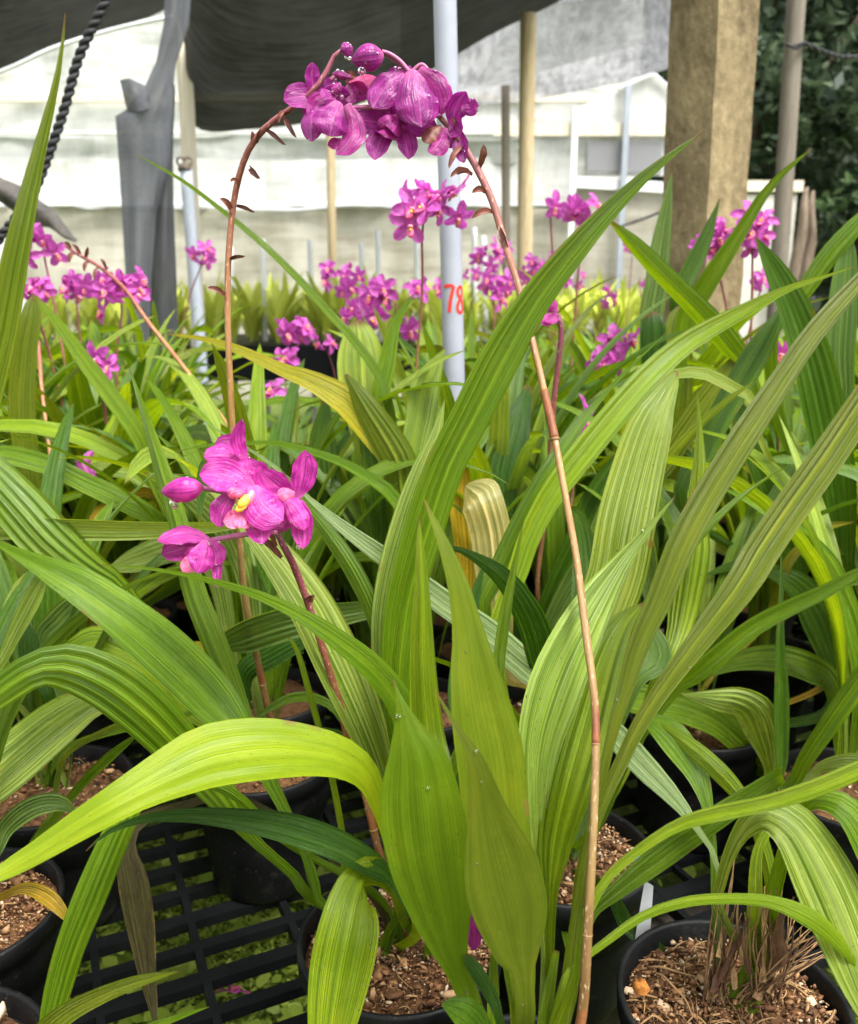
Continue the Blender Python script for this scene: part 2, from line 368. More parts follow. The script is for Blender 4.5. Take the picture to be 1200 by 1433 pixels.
def tube(mb, pts, rad, mat, sides=8, n=None, cap=True):
    """pts 3D, rad scalar or list"""
    if not isinstance(rad, (list, tuple)): rad = [rad] * len(pts)
    S = catmull([(*p, r) for p, r in zip(pts, rad)], n or max(4, len(pts) * 5))
    C = [Vector(s[:3]) for s in S]; k = len(C)
    T = [(C[min(k - 1, i + 1)] - C[max(0, i - 1)]).normalized() for i in range(k)]
    a = Vector((0, 0, 1)) if abs(T[0].z) < 0.9 else Vector((1, 0, 0))
    a = (a - T[0] * a.dot(T[0])).normalized(); vs = []
    for i in range(k):
        a = (a - T[i] * a.dot(T[i])).normalized(); b = T[i].cross(a)
        for j in range(sides):
            t = 2 * math.pi * j / sides
            vs.append(C[i] + (a * math.cos(t) + b * math.sin(t)) * S[i][3])
    fs, us = grid_faces(k, sides, True)
    if cap:
        fs = fs + [tuple(range(sides))[::-1], tuple((k - 1) * sides + j for j in range(sides))]
        us = us + [tuple((0, 0) for _ in range(sides)), tuple((0, 1) for _ in range(sides))]
    mb.add(vs, fs, us, mat); return C

def lathe(mb, c, prof, mat, sides=40, ax=None, ay=None, az=None):
    ax = ax or Vector((1, 0, 0)); ay = ay or Vector((0, 1, 0)); az = az or Vector((0, 0, 1)); vs = []
    for r, z in prof:
        for j in range(sides):
            t = 2 * math.pi * j / sides
            vs.append(c + ax * (r * math.cos(t)) + ay * (r * math.sin(t)) + az * z)
    fs, us = grid_faces(len(prof), sides, True); mb.add(vs, fs, us, mat)

def box(mb, c, sx, sy, sz, mat, rot=0.0, M3=None):
    vs = []
    for dz in (-1, 1):
        for dy in (-1, 1):
            for dx in (-1, 1):
                p = Vector((dx * sx / 2, dy * sy / 2, dz * sz / 2))
                p = (M3 @ p) if M3 is not None else Matrix.Rotation(rot, 3, 'Z') @ p
                vs.append(Vector(c) + p)
    fs = [(0, 2, 3, 1), (4, 5, 7, 6), (0, 1, 5, 4), (2, 6, 7, 3), (0, 4, 6, 2), (1, 3, 7, 5)]
    mb.add(vs, fs, [((0, 0), (1, 0), (1, 1), (0, 1))] * 6, mat)

def ellipsoid(mb, c, a, b, cc, mat, n=10, m=14, lump=0.0):
    """a,b,cc: three axis vectors"""
    vs = []
    for i in range(n):
        t = math.pi * (i + 0.001) / (n - 1 + 0.002)
        for j in range(m):
            p = 2 * math.pi * j / m
            k = 1 + lump * math.cos(3 * p)
            vs.append(c + a * math.cos(t) + (b * math.cos(p) + cc * math.sin(p)) * (math.sin(t) * k))
    fs, us = grid_faces(n, m, True); mb.add(vs, fs, us, mat)

def lin(pts, n):
    res = []
    for i in range(n):
        t = i / (n - 1) * (len(pts) - 1); a = min(int(t), len(pts) - 2); res.append(tuple(p + (q - p) * (t - a) for p, q in zip(pts[a], pts[a + 1])))
    return res
def sheet(mb, rows, mat, nu=14, nv=14, rip=0.0, seed=0, freq=6.0, fn=None):
    """rows: lists of 3D points (same length)"""
    fn = fn or catmull
    rs = [fn([tuple(p) for p in r], nu) for r in rows]
    cols = [fn([r[i] for r in rs], nv) for i in range(nu)]
    vs = []
    for i in range(nv):
        for j in range(nu):
            p = Vector(cols[j][i])
            if rip:
                q = noise.noise(Vector((p.x * freq, p.z * freq * .4, p.y * freq * .4 + seed)))
                p = p + Vector((0, rip * q, rip * .6 * q))
            vs.append(p)
    fs, us = grid_faces(nv, nu); mb.add(vs, fs, us, mat)

def tag(o, label, cat, group=None, kind=None):
    if label: o['label'] = label
    if cat: o['category'] = cat
    if group: o['group'] = group
    if kind: o['kind'] = kind
    return o
def thing(name, loc, label, cat, group=None):
    o = bpy.data.objects.new(name, None); COL.objects.link(o); o.location = loc; o['o'] = tuple(loc)
    o.empty_display_size = 0.05
    return tag(o, label, cat, group)

# ------------------------------------------------------------------ ground, bench
def ground():
    mb = MB(); n = 60; vs = []
    xs = [(-1 + 2 * i / n) for i in range(n + 1)]
    for i in xs:
        for j in xs:
            x = math.copysign(abs(i) ** 2.5, i) * 80; y = math.copysign(abs(j) ** 2.5, j) * 80 + 1
            vs.append(Vector((x, y, 0.02 * noise.noise(Vector((x * 2, y * 2, 0))))))
    fs, us = grid_faces(n + 1, n + 1); mb.add(vs, fs, us, M['ground'])
    o = mb.build('ground'); o['kind'] = 'structure'
ground()
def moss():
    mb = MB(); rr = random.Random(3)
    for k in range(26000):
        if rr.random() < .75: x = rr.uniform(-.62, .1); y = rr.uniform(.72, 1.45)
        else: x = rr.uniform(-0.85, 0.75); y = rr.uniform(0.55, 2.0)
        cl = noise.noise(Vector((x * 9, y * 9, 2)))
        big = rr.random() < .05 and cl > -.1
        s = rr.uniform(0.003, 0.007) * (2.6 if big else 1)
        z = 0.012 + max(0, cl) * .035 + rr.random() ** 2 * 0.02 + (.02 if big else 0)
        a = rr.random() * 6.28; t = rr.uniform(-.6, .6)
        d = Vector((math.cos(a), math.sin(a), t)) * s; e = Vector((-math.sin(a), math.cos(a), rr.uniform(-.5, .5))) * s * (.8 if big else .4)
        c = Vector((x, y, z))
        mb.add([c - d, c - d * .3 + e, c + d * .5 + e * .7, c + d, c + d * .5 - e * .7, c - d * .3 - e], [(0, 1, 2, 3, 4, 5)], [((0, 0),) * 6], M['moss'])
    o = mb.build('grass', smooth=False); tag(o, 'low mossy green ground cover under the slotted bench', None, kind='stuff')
moss()

BZ = 0.30; POTH = 0.15; RIMZ = BZ + POTH
ROT = R(24.5)
ex = Vector((math.cos(ROT), math.sin(ROT), 0)); ey = Vector((-math.sin(ROT), math.cos(ROT), 0))
def bench():
    t = thing('plant_bench', (0.1, 1.9, 0), 'black slotted plastic bench carrying the rows of potted orchids', 'bench')
    mb = MB()
    o0 = P(232, 1155, 1.0); o0 = Vector((-0.335, 0.96, 0))
    def inside(p): return -1.6 - .35 * p.y < p.x < 1.5 + .35 * p.y and 0.28 < p.y < 4.3
    def run(org, d, w, h, zc):
        # clip a long bar to the bench outline
        ts = [k * 0.05 for k in range(-160, 161)]
        ins = [q for q in ts if inside(org + d * q)]
        if len(ins) < 3: return
        a, b = ins[0], ins[-1]
        c = org + d * ((a + b) / 2); c.z = zc
        box(mb, c, b - a, w, h, M['bench'], rot=math.atan2(d.y, d.x))
    for k in range(-40, 100):
        wide = 0.017 if k % 2 == 0 else 0.013
        run(o0 + ey * (k * 0.046), ex, wide, 0.011, BZ - 0.0070)
    for k in range(-50, 60):
        run(o0 + ex * (k * 0.098), ey, 0.008, 0.014, BZ - 0.0080)
    rr = random.Random(5)
    for k in range(500):      # short ties between alternate bars near the front
        i = rr.randint(-12, 30); j = rr.randint(-12, 12)
        p = o0 + ey * (i * 2 * 0.046 + 0.023) + ex * (j * 0.098 + 0.049)
        if inside(p) and p.y < 2.2:
            p.z = BZ - 0.0075; box(mb, p, 0.006, 0.034, 0.009, M['bench'], rot=ROT)
    mb.build('bench_top', t, smooth=False)
    mb = MB()
    for k in (-2, 5, 14, 24, 34):
        p = o0 + ey * (k * 0.276 - 0.13); 
        # beam under the slats
    for k in (0, 5, 10):
        p = P(300, 1395, 0.62) if k == 0 else o0 + ey * (k * 0.276)
        c = Vector((p.x + (.3 if k == 0 else .2), p.y + (.12 if k == 0 else .1), BZ - 0.060))
        box(mb, c, 3.2 + k * .1, 0.10, 0.05, M['dirt'], rot=ROT)
    mb.build('cross_beam', t, smooth=False)
    for x, y in ((-1.3, .6), (1.2, .5), (-1.9, 2.2), (1.9, 2.2), (-2.6, 4.0), (2.6, 4.0)):
        mb = MB(); box(mb, Vector((x, y, (BZ - .03) / 2)), 0.06, 0.06, BZ - .03, M['bench'])
        mb.build('leg', t, smooth=False)
bench()

# ------------------------------------------------------------------ pots
POTR = 0.082
def pot_mesh(mb, c, r=POTR, h=POTH):
    prof = [(0.001, 0.004), (r * .70, 0.004), (r * .72, 0.0), (r * .735, 0.003), (r * .90, h * .80), (r * .905, h * .86), (r * .95, h * .865), (r * 1.0, h * .875),
            (r * 1.012, h * .985), (r * 1.0, h), (r * .965, h), (r * .95, h * .985), (r * .93, h * .80), (r * .90, h * .6), (r * .6, h * .55)]
    lathe(mb, c, prof, M['pot'], 44)
def soil_mesh(mb, c, r=POTR, h=POTH, seed=0, chips=0, fill=.86):
    rr = random.Random(seed); n = 14; m = 28; vs = []
    for i in range(n):
        q = r * .935 * i / (n - 1)
        for j in range(m):
            t = 2 * math.pi * j / m
            p = c + Vector((q * math.cos(t), q * math.sin(t), h * fill))
            p.z += 0.014 * (1 - (q / r) ** 2) + 0.010 * noise.noise(p * 60) * (1 if i else .5)
            vs.append(p)
    fs, us = grid_faces(n, m, True); mb.add(vs, fs, us, M['soil'])
    for k in range(chips):
        q = r * .90 * math.sqrt(rr.random()); t = rr.random() * 6.28
        s = rr.uniform(0.0006, 0.0019) * (rr.uniform(1.6, 3.2) if rr.random() < .12 else 1); fl = rr.uniform(.25, 1.0); lg = rr.uniform(.7, 2.0)
        p = c + Vector((q * math.cos(t), q * math.sin(t), h * fill + 0.014 * (1 - (q / r) ** 2) + rr.uniform(0.0, .008)))
        E = Matrix.Rotation(rr.random() * 6, 3, 'X') @ Matrix.Rotation(rr.random() * 6, 3, 'Z')
        pts = []
        for a in range(6):
            for e in (-.5, .5): pts.append(p + E @ Vector((math.cos(a * 1.047) * s * lg * rr.uniform(.5, 1.2), math.sin(a * 1.047) * s * rr.uniform(.35, .95), e * s * fl * rr.uniform(.5, 1.4))))
        fs = [(2 * a, (2 * a + 2) % 12, (2 * a + 3) % 12, 2 * a + 1) for a in range(6)] + [(10, 8, 6, 4, 2, 0), (1, 3, 5, 7, 9, 11)]
        mb.add(pts, fs, [tuple((0, 0) for _ in f) for f in fs], M['chip'])
    for k in range(chips // 60):
        q = r * .85 * math.sqrt(rr.random()); t = rr.random() * 6.28
        p = c + Vector((q * math.cos(t), q * math.sin(t), h * fill + 0.015 * (1 - (q / r) ** 2) + .004)); d = Vector((rr.gauss(0, 1), rr.gauss(0, 1), 0)).normalized() * rr.uniform(.004, .012)
        n_ = Vector((-d.y, d.x, 0)) * rr.uniform(-.5, .5)
        tube(mb, [p - d, p + n_ * .6 + Vector((0, 0, .002)), p + d], [.0004, .0006, .0003], M['straw'], 4, 7)

PLANTS = []   # (x, y, empty)
def plant(x, y, label, seed=0, chips=120, r=POTR, group='potted orchids standing on the bench'):
    t = thing('potted_orchid', (x, y, BZ), label, 'orchid', group)
    b = Vector((x, y, BZ))
    mb = MB(); pot_mesh(mb, b, r); po = mb.build('pot', t)
    mb = MB(); soil_mesh(mb, b, r, POTH, seed, chips); so = mb.build('potting_mix', None, b, smooth=True); so.parent = po; so.location = (0, 0, 0)
    PLANTS.append((x, y, t)); return t

# leaf colours (base colours, linear)
G = dict(mid=(0.118, 0.212, 0.008), dark=(0.056, 0.128, 0.009), lime=(0.190, 0.290, 0.011), pale=(0.220, 0.310, 0.040), olive=(0.130, 0.178, 0.010),
         yel=(0.300, 0.300, 0.020), cream=(0.54, 0.50, 0.22), silver=(0.17, 0.26, 0.10), grey=(0.110, 0.195, 0.040), deep=(0.040, 0.108, 0.010), amber=(0.40, 0.28, 0.02), brown=(0.07, 0.07, 0.02),
         midD=(0.098, 0.172, 0.007), oliveD=(0.098, 0.132, 0.010), bright=(0.215, 0.285, 0.008))
LEAFN = [0]; LATER = []
def leaf(pl, col, pts, Y, roll=25, fold=0.22, pleat=0.075, base=True, mat='leaf', wave=0.05, kp=6, label=None, m=25, cup=0.0, bw=0.007):
    """pts: (x, y, width) in photo pixels from the base side to the tip; Y: world distance at the traced ends (or one per point)"""
    LEAFN[0] += 1
    if col in ('pale', 'silver') and mat == 'leaf': mat = 'striped'
    if len(Y) == 2: Ys = [Y[0] + (Y[1] - Y[0]) * i / (len(pts) - 1) for i in range(len(pts))]
    elif len(Y) == len(pts): Ys = Y
    else:
        Ys = []
        for i in range(len(pts)):
            t = i / (len(pts) - 1) * (len(Y) - 1); a = min(int(t), len(Y) - 2); Ys.append(Y[a] + (Y[a + 1] - Y[a]) * (t - a))
    pp = []
    cr = math.cos(R(roll))
    for (x, y, w), yy in zip(pts, Ys):
        p = P(x, y, yy); pp.append((*p, w * mpp(p) / max(.5, cr)))
    if base:
        o = Vector(pl['o']); rr = random.Random(LEAFN[0])
        q = Vector(pp[0][:3])
        b = o + Vector((rr.uniform(-.022, .022), rr.uniform(-.022, .022), POTH * .84))
        d = (q - b)
        if d.length > 0.03:
            b2 = b + Vector((d.x * .25, d.y * .25, d.z * .5))
            pre = [(*b, bw)] + ([(*b2, bw)] if d.length > .1 else [])
            pp = pre + pp
    S = catmull(pp, 40)
    C = [Vector(s[:3]) for s in S]; w = [s[3] for s in S]
    n = len(C); side = []; prev = None
    for i in range(n):
        T = (C[min(n - 1, i + 1)] - C[max(0, i - 1)]).normalized()
        V = (C[i] - CAM).normalized()
        W = T.cross(V)
        if prev is not None and W.dot(prev) < 0 and W.length < .5: W = -W
        k = W.length
        if k > 1e-6: W.normalize()
        if prev is not None: W = (W * min(1, k * 1.5) * .5 + prev * (1 - min(1, k * 1.5) * .5)).normalized()
        prev = W
        side.append(Matrix.Rotation(R(roll), 3, T) @ W)
    mb = MB(); blade(mb, C, w, side, M[mat], -fold if roll < 0 else fold, pleat, kp, m, cup, wave, LEAFN[0])
    rr = random.Random(LEAFN[0] * 3)
    k = rr.uniform(.9, 1.12); h = rr.uniform(.94, 1.06)
    o = mb.build('leaf', pl, color=(G[col][0] * k * h, G[col][1] * k, G[col][2] * k))
    if label: o['label'] = label
    if LEAFN[0] in (1, 2, 3, 5, 7, 8): LATER.append((o, pl, LEAFN[0]))
    return o

# ------------------------------------------------------------------ the near plants
B = plant(-0.023, 0.585, 'orchid in middle black pot, long yellow-lime leaf reaching left over the bare bench slats', 1, 2600)
Fp = plant(0.063, 0.425, 'nearest orchid, broad smooth leaves in front, tall stalk leaning in from the right', 2, 2600)
C_ = plant(0.125, 0.700, 'orchid in black pot with white tag, behind the tall leaning flower stalk', 3, 2600)
A = plant(0.222, 0.522, 'orchid in black pot of bark and dry roots, at the lower right', 4, 2600)
D = plant(-0.396, 0.618, 'orchid in black pot cut by the left edge, amber leaf drooping over its rim', 5, 2600)
E = plant(-0.335, 0.452, 'orchid whose pot rim shows in the lower left corner', 6, 200)
Gp = plant(-0.400, 0.810, 'orchid in black pot left of the bare bench slats, pale horizontal leaf', 7, 700)
H = plant(-0.190, 0.870, 'orchid in black pot standing at the back end of bare bench slats', 8, 700)
J = plant(0.330, 0.960, 'orchid in black pot behind right, with broad folded-over leaf', 9, 700)
K = plant(0.445, 0.805, 'orchid near the right edge with one thin upright leaf', 10, 700)
M1 = plant(-0.020, 1.000, 'orchid with yellowing leaves just left of the grey numbered pole', 11, 200)
M2 = plant(-0.480, 1.060, 'orchid behind left, narrow leaf slanting up beside the pink clusters', 12, 200)
M3 = plant(0.600, 1.050, 'orchid at right with wide dark upright leaves below the concrete post', 13, 200)
M4 = plant(0.330, 1.230, 'orchid with slim upright leaves crossing the concrete post', 14, 200)
M5 = plant(0.160, 0.980, 'orchid behind the leaning stalk with a cream withered leaf', 15, 200)

# --- plant F (front)
leaf(Fp, 'oliveD', [(733, 1433, 27), (732, 1365, 30), (724, 1330, 68), (717, 1280, 102), (704, 1235, 110), (696, 1200, 102), (680, 1133, 57), (667, 1070, 27), (650, 1035, 12), (628, 1000, 6), (610, 968, 2)], (.40, .40), 12, .10, .02, kp=3, mat='smooth')
leaf(Fp, 'midD', [(672, 1440, 24), (655, 1400, 26), (640, 1360, 34), (627, 1325, 55), (612, 1266, 95), (597, 1200, 114), (589, 1133, 116), (583, 1066, 88), (573, 1033, 55), (565, 1000, 24), (556, 970, 6), (550, 950, 1)], (.43, .43, .45), -14, .12, .022, kp=4, mat='smooth')
leaf(Fp, 'olive', [(735, 1400, 20), (715, 1260, 60), (695, 1150, 92), (686, 1067, 96), (673, 1000, 86), (661, 933, 64), (654, 883, 44), (640, 817, 30), (616, 750, 14), (600, 715, 6), (593, 698, 1)], (.43, .45, .47), 16, .12, .02, kp=3, mat='smooth')
leaf(Fp, 'lime', [(645, 1330, 16), (622, 1150, 36), (606, 1070, 48), (597, 1033, 47), (590, 933, 37), (589, 833, 23), (587, 767, 11), (586, 722, 1)], (.46, .50, .52), -20, .25, .05)
leaf(Fp, 'pale', [(764, 1330, 16), (756, 1250, 24), (748, 1120, 44), (752, 1040, 62), (772, 965, 74), (800, 900, 68), (833, 840, 52), (870, 785, 26), (910, 735, 9), (945, 694, 1)], (.47, .50, .58), 28, .3, .09, kp=5)
leaf(Fp, 'lime', [(767, 1400, 12), (768, 1260, 18), (769, 1205, 40), (774, 1160, 54), (787, 1100, 68), (803, 1040, 68), (822, 975, 62), (842, 915, 52), (868, 868, 33), (902, 842, 1)], (.46, .48, .55), -28, .3, .10, kp=5)
leaf(Fp, 'olive', [(783, 1433, 22), (798, 1320, 16), (818, 1200, 14), (842, 1083, 12), (856, 1015, 17), (870, 970, 21), (890, 900, 29), (917, 840, 35), (947, 762, 40), (987, 687, 40), (1033, 613, 38), (1083, 540, 32), (1133, 467, 28), (1197, 395, 22), (1260, 330, 10), (1290, 300, 1)], (.43, .50, .62), 35, .45, .05, kp=3)
leaf(Fp, 'olive', [(790, 1420, 18), (808, 1240, 15), (826, 1165, 16), (845, 1112, 18), (866, 1068, 20), (890, 1017, 22), (917, 973, 24), (950, 927, 28), (983, 883, 34), (1033, 817, 43), (1060, 770, 48), (1100, 710, 49), (1150, 640, 47), (1195, 572, 42), (1240, 500, 25), (1275, 440, 1)], (.44, .48, .56), -32, .4, .05, kp=4)
leaf(Fp, 'lime', [(802, 1375, 11), (812, 1310, 11), (827, 1266, 12), (850, 1226, 13), (900, 1183, 14), (950, 1152, 17), (1000, 1137, 21), (1067, 1123, 21), (1133, 1103, 24), (1200, 1075, 24), (1260, 1045, 12), (1300, 1030, 1)], (.41, .44, .47), 30, .4, .05, kp=3)
leaf(Fp, 'lime', [(790, 1368, 8), (800, 1353, 8), (843, 1320, 10), (900, 1280, 12), (967, 1259, 14), (1033, 1256, 15), (1083, 1261, 18), (1133, 1281, 27), (1165, 1306, 25), (1195, 1345, 10), (1205, 1370, 1)], (.41, .43, .46), -25, .4, .05, kp=3)
leaf(Fp, 'deep', [(700, 1433, 12), (690, 1400, 17), (668, 1362, 20), (655, 1345, 16), (648, 1335, 2)], (.42, .43), 10, base=True)
leaf(Fp, 'dark', [(690, 1470, 14), (672, 1445, 36), (655, 1425, 44), (632, 1412, 30), (617, 1405, 2)], (.40, .38), 20, base=False)
for (x0, y0, x1, y1) in ((700, 1280, 722, 1433), (690, 1330, 690, 1433), (745, 1330, 735, 1440), (778, 1330, 760, 1433), (820, 1270, 775, 1433)):
    leaf(Fp, 'lime', [(x1, y1, 17), ((x0 + x1) / 2, (y0 + y1) / 2, 15), (x0, y0, 9)], (.435, .46), 15, base=True, kp=2)

# --- plant B (middle)
leaf(B, 'bright', [(585, 1300, 14), (552, 1200, 20), (534, 1140, 22), (514, 1088, 34), (480, 1062, 50), (430, 1051, 68), (370, 1050, 84), (300, 1060, 88), (250, 1080, 74), (200, 1104, 57), (150, 1132, 48), (100, 1162, 41), (50, 1194, 32), (0, 1223, 23), (-30, 1240, 8), (-45, 1250, 1)], (.55, .50, .44, .41), 38, .10, .022, kp=4, mat='smooth')
leaf(B, 'deep', [(575, 1275, 14), (543, 1228, 18), (517, 1213, 34), (467, 1187, 41), (400, 1164, 39), (333, 1151, 30), (267, 1144, 21), (200, 1148, 12), (150, 1166, 6), (120, 1191, 1)], (.54, .50, .48), 35, .35, .05)
leaf(B, 'lime', [(565, 1290, 12), (552, 1250, 16), (535, 1229, 34), (514, 1226, 56), (501, 1250, 71), (490, 1300, 86), (477, 1366, 86), (466, 1433, 70), (456, 1500, 40), (450, 1545, 1)], (.57, .55, .54, .52, .50, .48, .47, .46, .45, .445), -15, .16, .05, kp=4)
leaf(B, 'mid', [(600, 1260, 14), (575, 1060, 30), (556, 985, 36), (520, 938, 35), (483, 907, 31), (440, 876, 24), (400, 852, 17), (350, 830, 12), (300, 815, 9), (250, 803, 6), (200, 795, 4), (137, 790, 1)], (.56, .52, .50), 30, .4, .04, kp=3)
leaf(B, 'mid', [(600, 1250, 16), (560, 1040, 34), (552, 960, 40), (555, 900, 48), (565, 830, 52), (590, 740, 55), (618, 655, 54), (650, 592, 56), (697, 500, 58), (745, 420, 46), (800, 350, 36), (850, 295, 25), (900, 247, 16), (950, 208, 7), (987, 183, 1)], (.56, .58, .62), 28, .3, .07, kp=5)
leaf(B, 'pale', [(590, 1240, 14), (548, 1020, 36), (537, 900, 42), (545, 820, 46), (565, 740, 46), (590, 660, 36), (610, 605, 16), (622, 556, 1)], (.58, .62, .67), -25, .3, .08)
leaf(B, 'pale', [(578, 1270, 12), (548, 1130, 26), (525, 1060, 46), (497, 990, 60), (465, 920, 66), (430, 850, 64), (390, 790, 52), (345, 735, 28), (310, 700, 12), (285, 680, 1)], (.57, .58, .62), 25, .28, .10, kp=6)
leaf(B, 'mid', [(440, 1260, 14), (410, 1225, 14), (350, 1172, 18), (310, 1120, 44), (275, 1078, 58), (240, 1040, 64), (200, 1000, 72), (150, 962, 76), (95, 938, 68), (50, 940, 50), (0, 972, 43), (-50, 1015, 25), (-80, 1050, 1)], (.58, .58, .56, .52), -30, .15, .06, kp=5)
leaf(B, 'mid', [(452, 1266, 10), (440, 1230, 13), (415, 1170, 12), (375, 1095, 16), (345, 1040, 30), (325, 1012, 46), (300, 983, 62), (267, 947, 69), (217, 900, 69), (167, 860, 62), (100, 815, 48), (33, 780, 20), (0, 762, 9), (-25, 750, 1)], (.57, .60, .60), 28, .16, .06, kp=5)
leaf(B, 'mid', [(455, 1270, 9), (420, 1180, 10), (380, 1090, 12), (345, 1015, 20), (331, 985, 26), (310, 933, 33), (287, 877, 35), (267, 825, 33), (247, 735, 27), (227, 667, 23), (207, 600, 14), (190, 545, 6), (180, 513, 1)], (.58, .63, .70), -25, .4, .04, kp=3)
leaf(B, 'dark', [(565, 1230, 12), (548, 1140, 26), (525, 1088, 32), (500, 1054, 30), (460, 1027, 15), (420, 1019, 2)], (.58, .60), 25)
leaf(B, 'mid', [(510, 1070, 8), (480, 1010, 10), (455, 983, 12), (415, 976, 15), (380, 990, 10), (357, 1006, 1)], (.63, .66), 20)
leaf(B, 'mid', [(555, 1000, 18), (538, 920, 22), (520, 857, 25), (493, 800, 26), (460, 750, 22), (425, 705, 12), (392, 655, 1)], (.60, .66), -28, .35)
leaf(B, 'lime', [(483, 1235, 9), (480, 1180, 9), (462, 1080, 9), (435, 980, 9), (415, 910, 7), (400, 890, 1)], (.59, .62), 10, .5, .02, kp=2, label='thin yellow-green bare leaf stem')
leaf(B, 'mid', [(610, 1230, 12), (620, 1100, 18), (690, 960, 14), (697, 910, 17), (706, 850, 15), (717, 800, 9), (732, 729, 1)], (.56, .60), 30, .4)
leaf(B, 'deep', [(620, 1240, 14), (650, 1060, 30), (640, 960, 30), (660, 850, 18), (680, 780, 1)], (.60, .68), 20)
leaf(B, 'brown', [(345, 1120, 10), (250, 1130, 14), (195, 1150, 18), (177, 1186, 26), (187, 1233, 40), (198, 1300, 37), (207, 1366, 23), (216, 1420, 9), (220, 1450, 1)], (.62, .58, .53), 20, .12, .04, mat='leafspot', label='dead spotted olive leaf hanging over the slats')
leaf(B, 'mid', [(400, 1180, 10), (330, 1115, 14), (255, 1088, 20), (200, 1102, 30), (176, 1146, 37), (150, 1206, 43), (126, 1266, 46), (99, 1333, 40), (80, 1400, 35), (68, 1450, 24), (60, 1510, 1)], (.58, .53, .50, .48), -22, .35, .07, kp=5)

# --- plant C and the fan behind the leaning stalk
leaf(C_, 'pale', [(775, 1180, 16), (790, 1050, 50), (810, 960, 68), (835, 870, 76), (858, 800, 79), (870, 733, 79), (886, 667, 73), (906, 600, 62), (925, 560, 38), (940, 535, 20), (947, 520, 4)], (.66, .68, .74), 22, .25, .10, kp=6)
leaf(C_, 'lime', [(740, 1150, 14), (690, 920, 24), (703, 850, 28), (720, 805, 30), (740, 745, 32), (768, 692, 35), (795, 655, 37), (817, 627, 37), (867, 567, 37), (917, 513, 34), (967, 473, 28), (1033, 437, 21), (1100, 404, 10), (1150, 388, 5), (1198, 372, 1)], (.66, .72, .85), 30, .35, .04, kp=3)
leaf(C_, 'mid', [(720, 1120, 14), (672, 865, 24), (690, 808, 28), (717, 748, 31), (760, 665, 28), (800, 603, 18), (840, 556, 8), (885, 510, 4), (935, 463, 1)], (.68, .72, .80), -30, .4, .04, kp=3)
leaf(C_, 'deep', [(760, 1100, 14), (768, 990, 28), (757, 925, 42), (748, 885, 45), (731, 848, 40), (702, 808, 29), (655, 775, 11), (620, 765, 5), (588, 763, 1)], (.64, .62, .62), -28, .2, .06)
leaf(C_, 'mid', [(830, 1160, 14), (880, 1050, 16), (943, 963, 19), (967, 945, 24), (1000, 917, 26), (1050, 877, 25), (1100, 850, 23), (1150, 827, 20), (1200, 800, 14), (1260, 775, 1)], (.66, .62, .60), 32, .4, .04, kp=3)
leaf(C_, 'mid', [(800, 1330, 12), (830, 1276, 13), (860, 1246, 22), (900, 1213, 31), (950, 1176, 35), (1000, 1142, 31), (1050, 1110, 26), (1088, 1086, 21), (1093, 1083, 16)], (.60, .58, .54), -30, .35, .05, base=True, kp=4, label='leaf cut square across its end')
leaf(C_, 'grey', [(820, 1120, 20), (880, 960, 30), (912, 920, 50), (902, 885, 34), (880, 860, 8)], (.70, .74), 15, .2, .03)
leaf(C_, 'lime', [(850, 1120, 14), (930, 930, 26), (946, 890, 30), (955, 845, 42), (967, 767, 46), (971, 717, 27), (977, 650, 18), (978, 600, 8), (975, 545, 1)], (.72, .78, .84), -20, .35, .08)
leaf(C_, 'deep', [(845, 1240, 14), (880, 1295, 22), (915, 1320, 15), (945, 1338, 2)], (.62, .58), 20)

# --- plant A (right pot)
leaf(A, 'silver', [(1007, 1240, 9), (998, 1195, 8), (975, 1160, 10), (945, 1120, 24), (897, 1070, 36), (850, 1020, 34), (790, 975, 38), (733, 931, 41), (683, 887, 40), (617, 842, 36), (550, 790, 28), (483, 741, 18), (430, 698, 9), (380, 650, 5), (320, 612, 3), (267, 577, 1)], (.53, .60, .645, .67, .70), 25, .25, .10, kp=5)
leaf(A, 'pale', [(1005, 1270, 13), (1008, 1235, 14), (1021, 1193, 17), (1042, 1156, 27), (1072, 1136, 48), (1115, 1160, 74), (1155, 1228, 85), (1190, 1310, 82), (1215, 1390, 56), (1235, 1470, 1)], (.52, .50, .47, .44), -30, .18, .08, kp=6)
leaf(A, 'mid', [(1000, 1280, 10), (998, 1200, 10), (991, 1140, 14), (981, 1102, 25), (966, 1070, 36), (940, 1033, 45), (915, 1012, 28), (893, 1000, 1)], (.55, .60, .64), 22, .2, .07)
leaf(A, 'lime', [(1082, 1310, 20), (1079, 1240, 20), (1070, 1195, 19), (1057, 1156, 20), (1035, 1115, 22), (1007, 1083, 27), (967, 1047, 23), (930, 1020, 12), (900, 1005, 1)], (.53, .57, .64), -25, .3, .05)
leaf(A, 'mid', [(1060, 1330, 22), (1085, 1235, 20), (1100, 1180, 18), (1120, 1130, 20), (1150, 1118, 26), (1190, 1136, 42), (1230, 1200, 50), (1260, 1290, 1)], (.53, .50, .46), -28, .2, .07)
leaf(A, 'lime', [(1050, 1340, 22), (1055, 1260, 20), (1060, 1190, 14), (1088, 1140, 10)], (.53, .56), 20, kp=2)
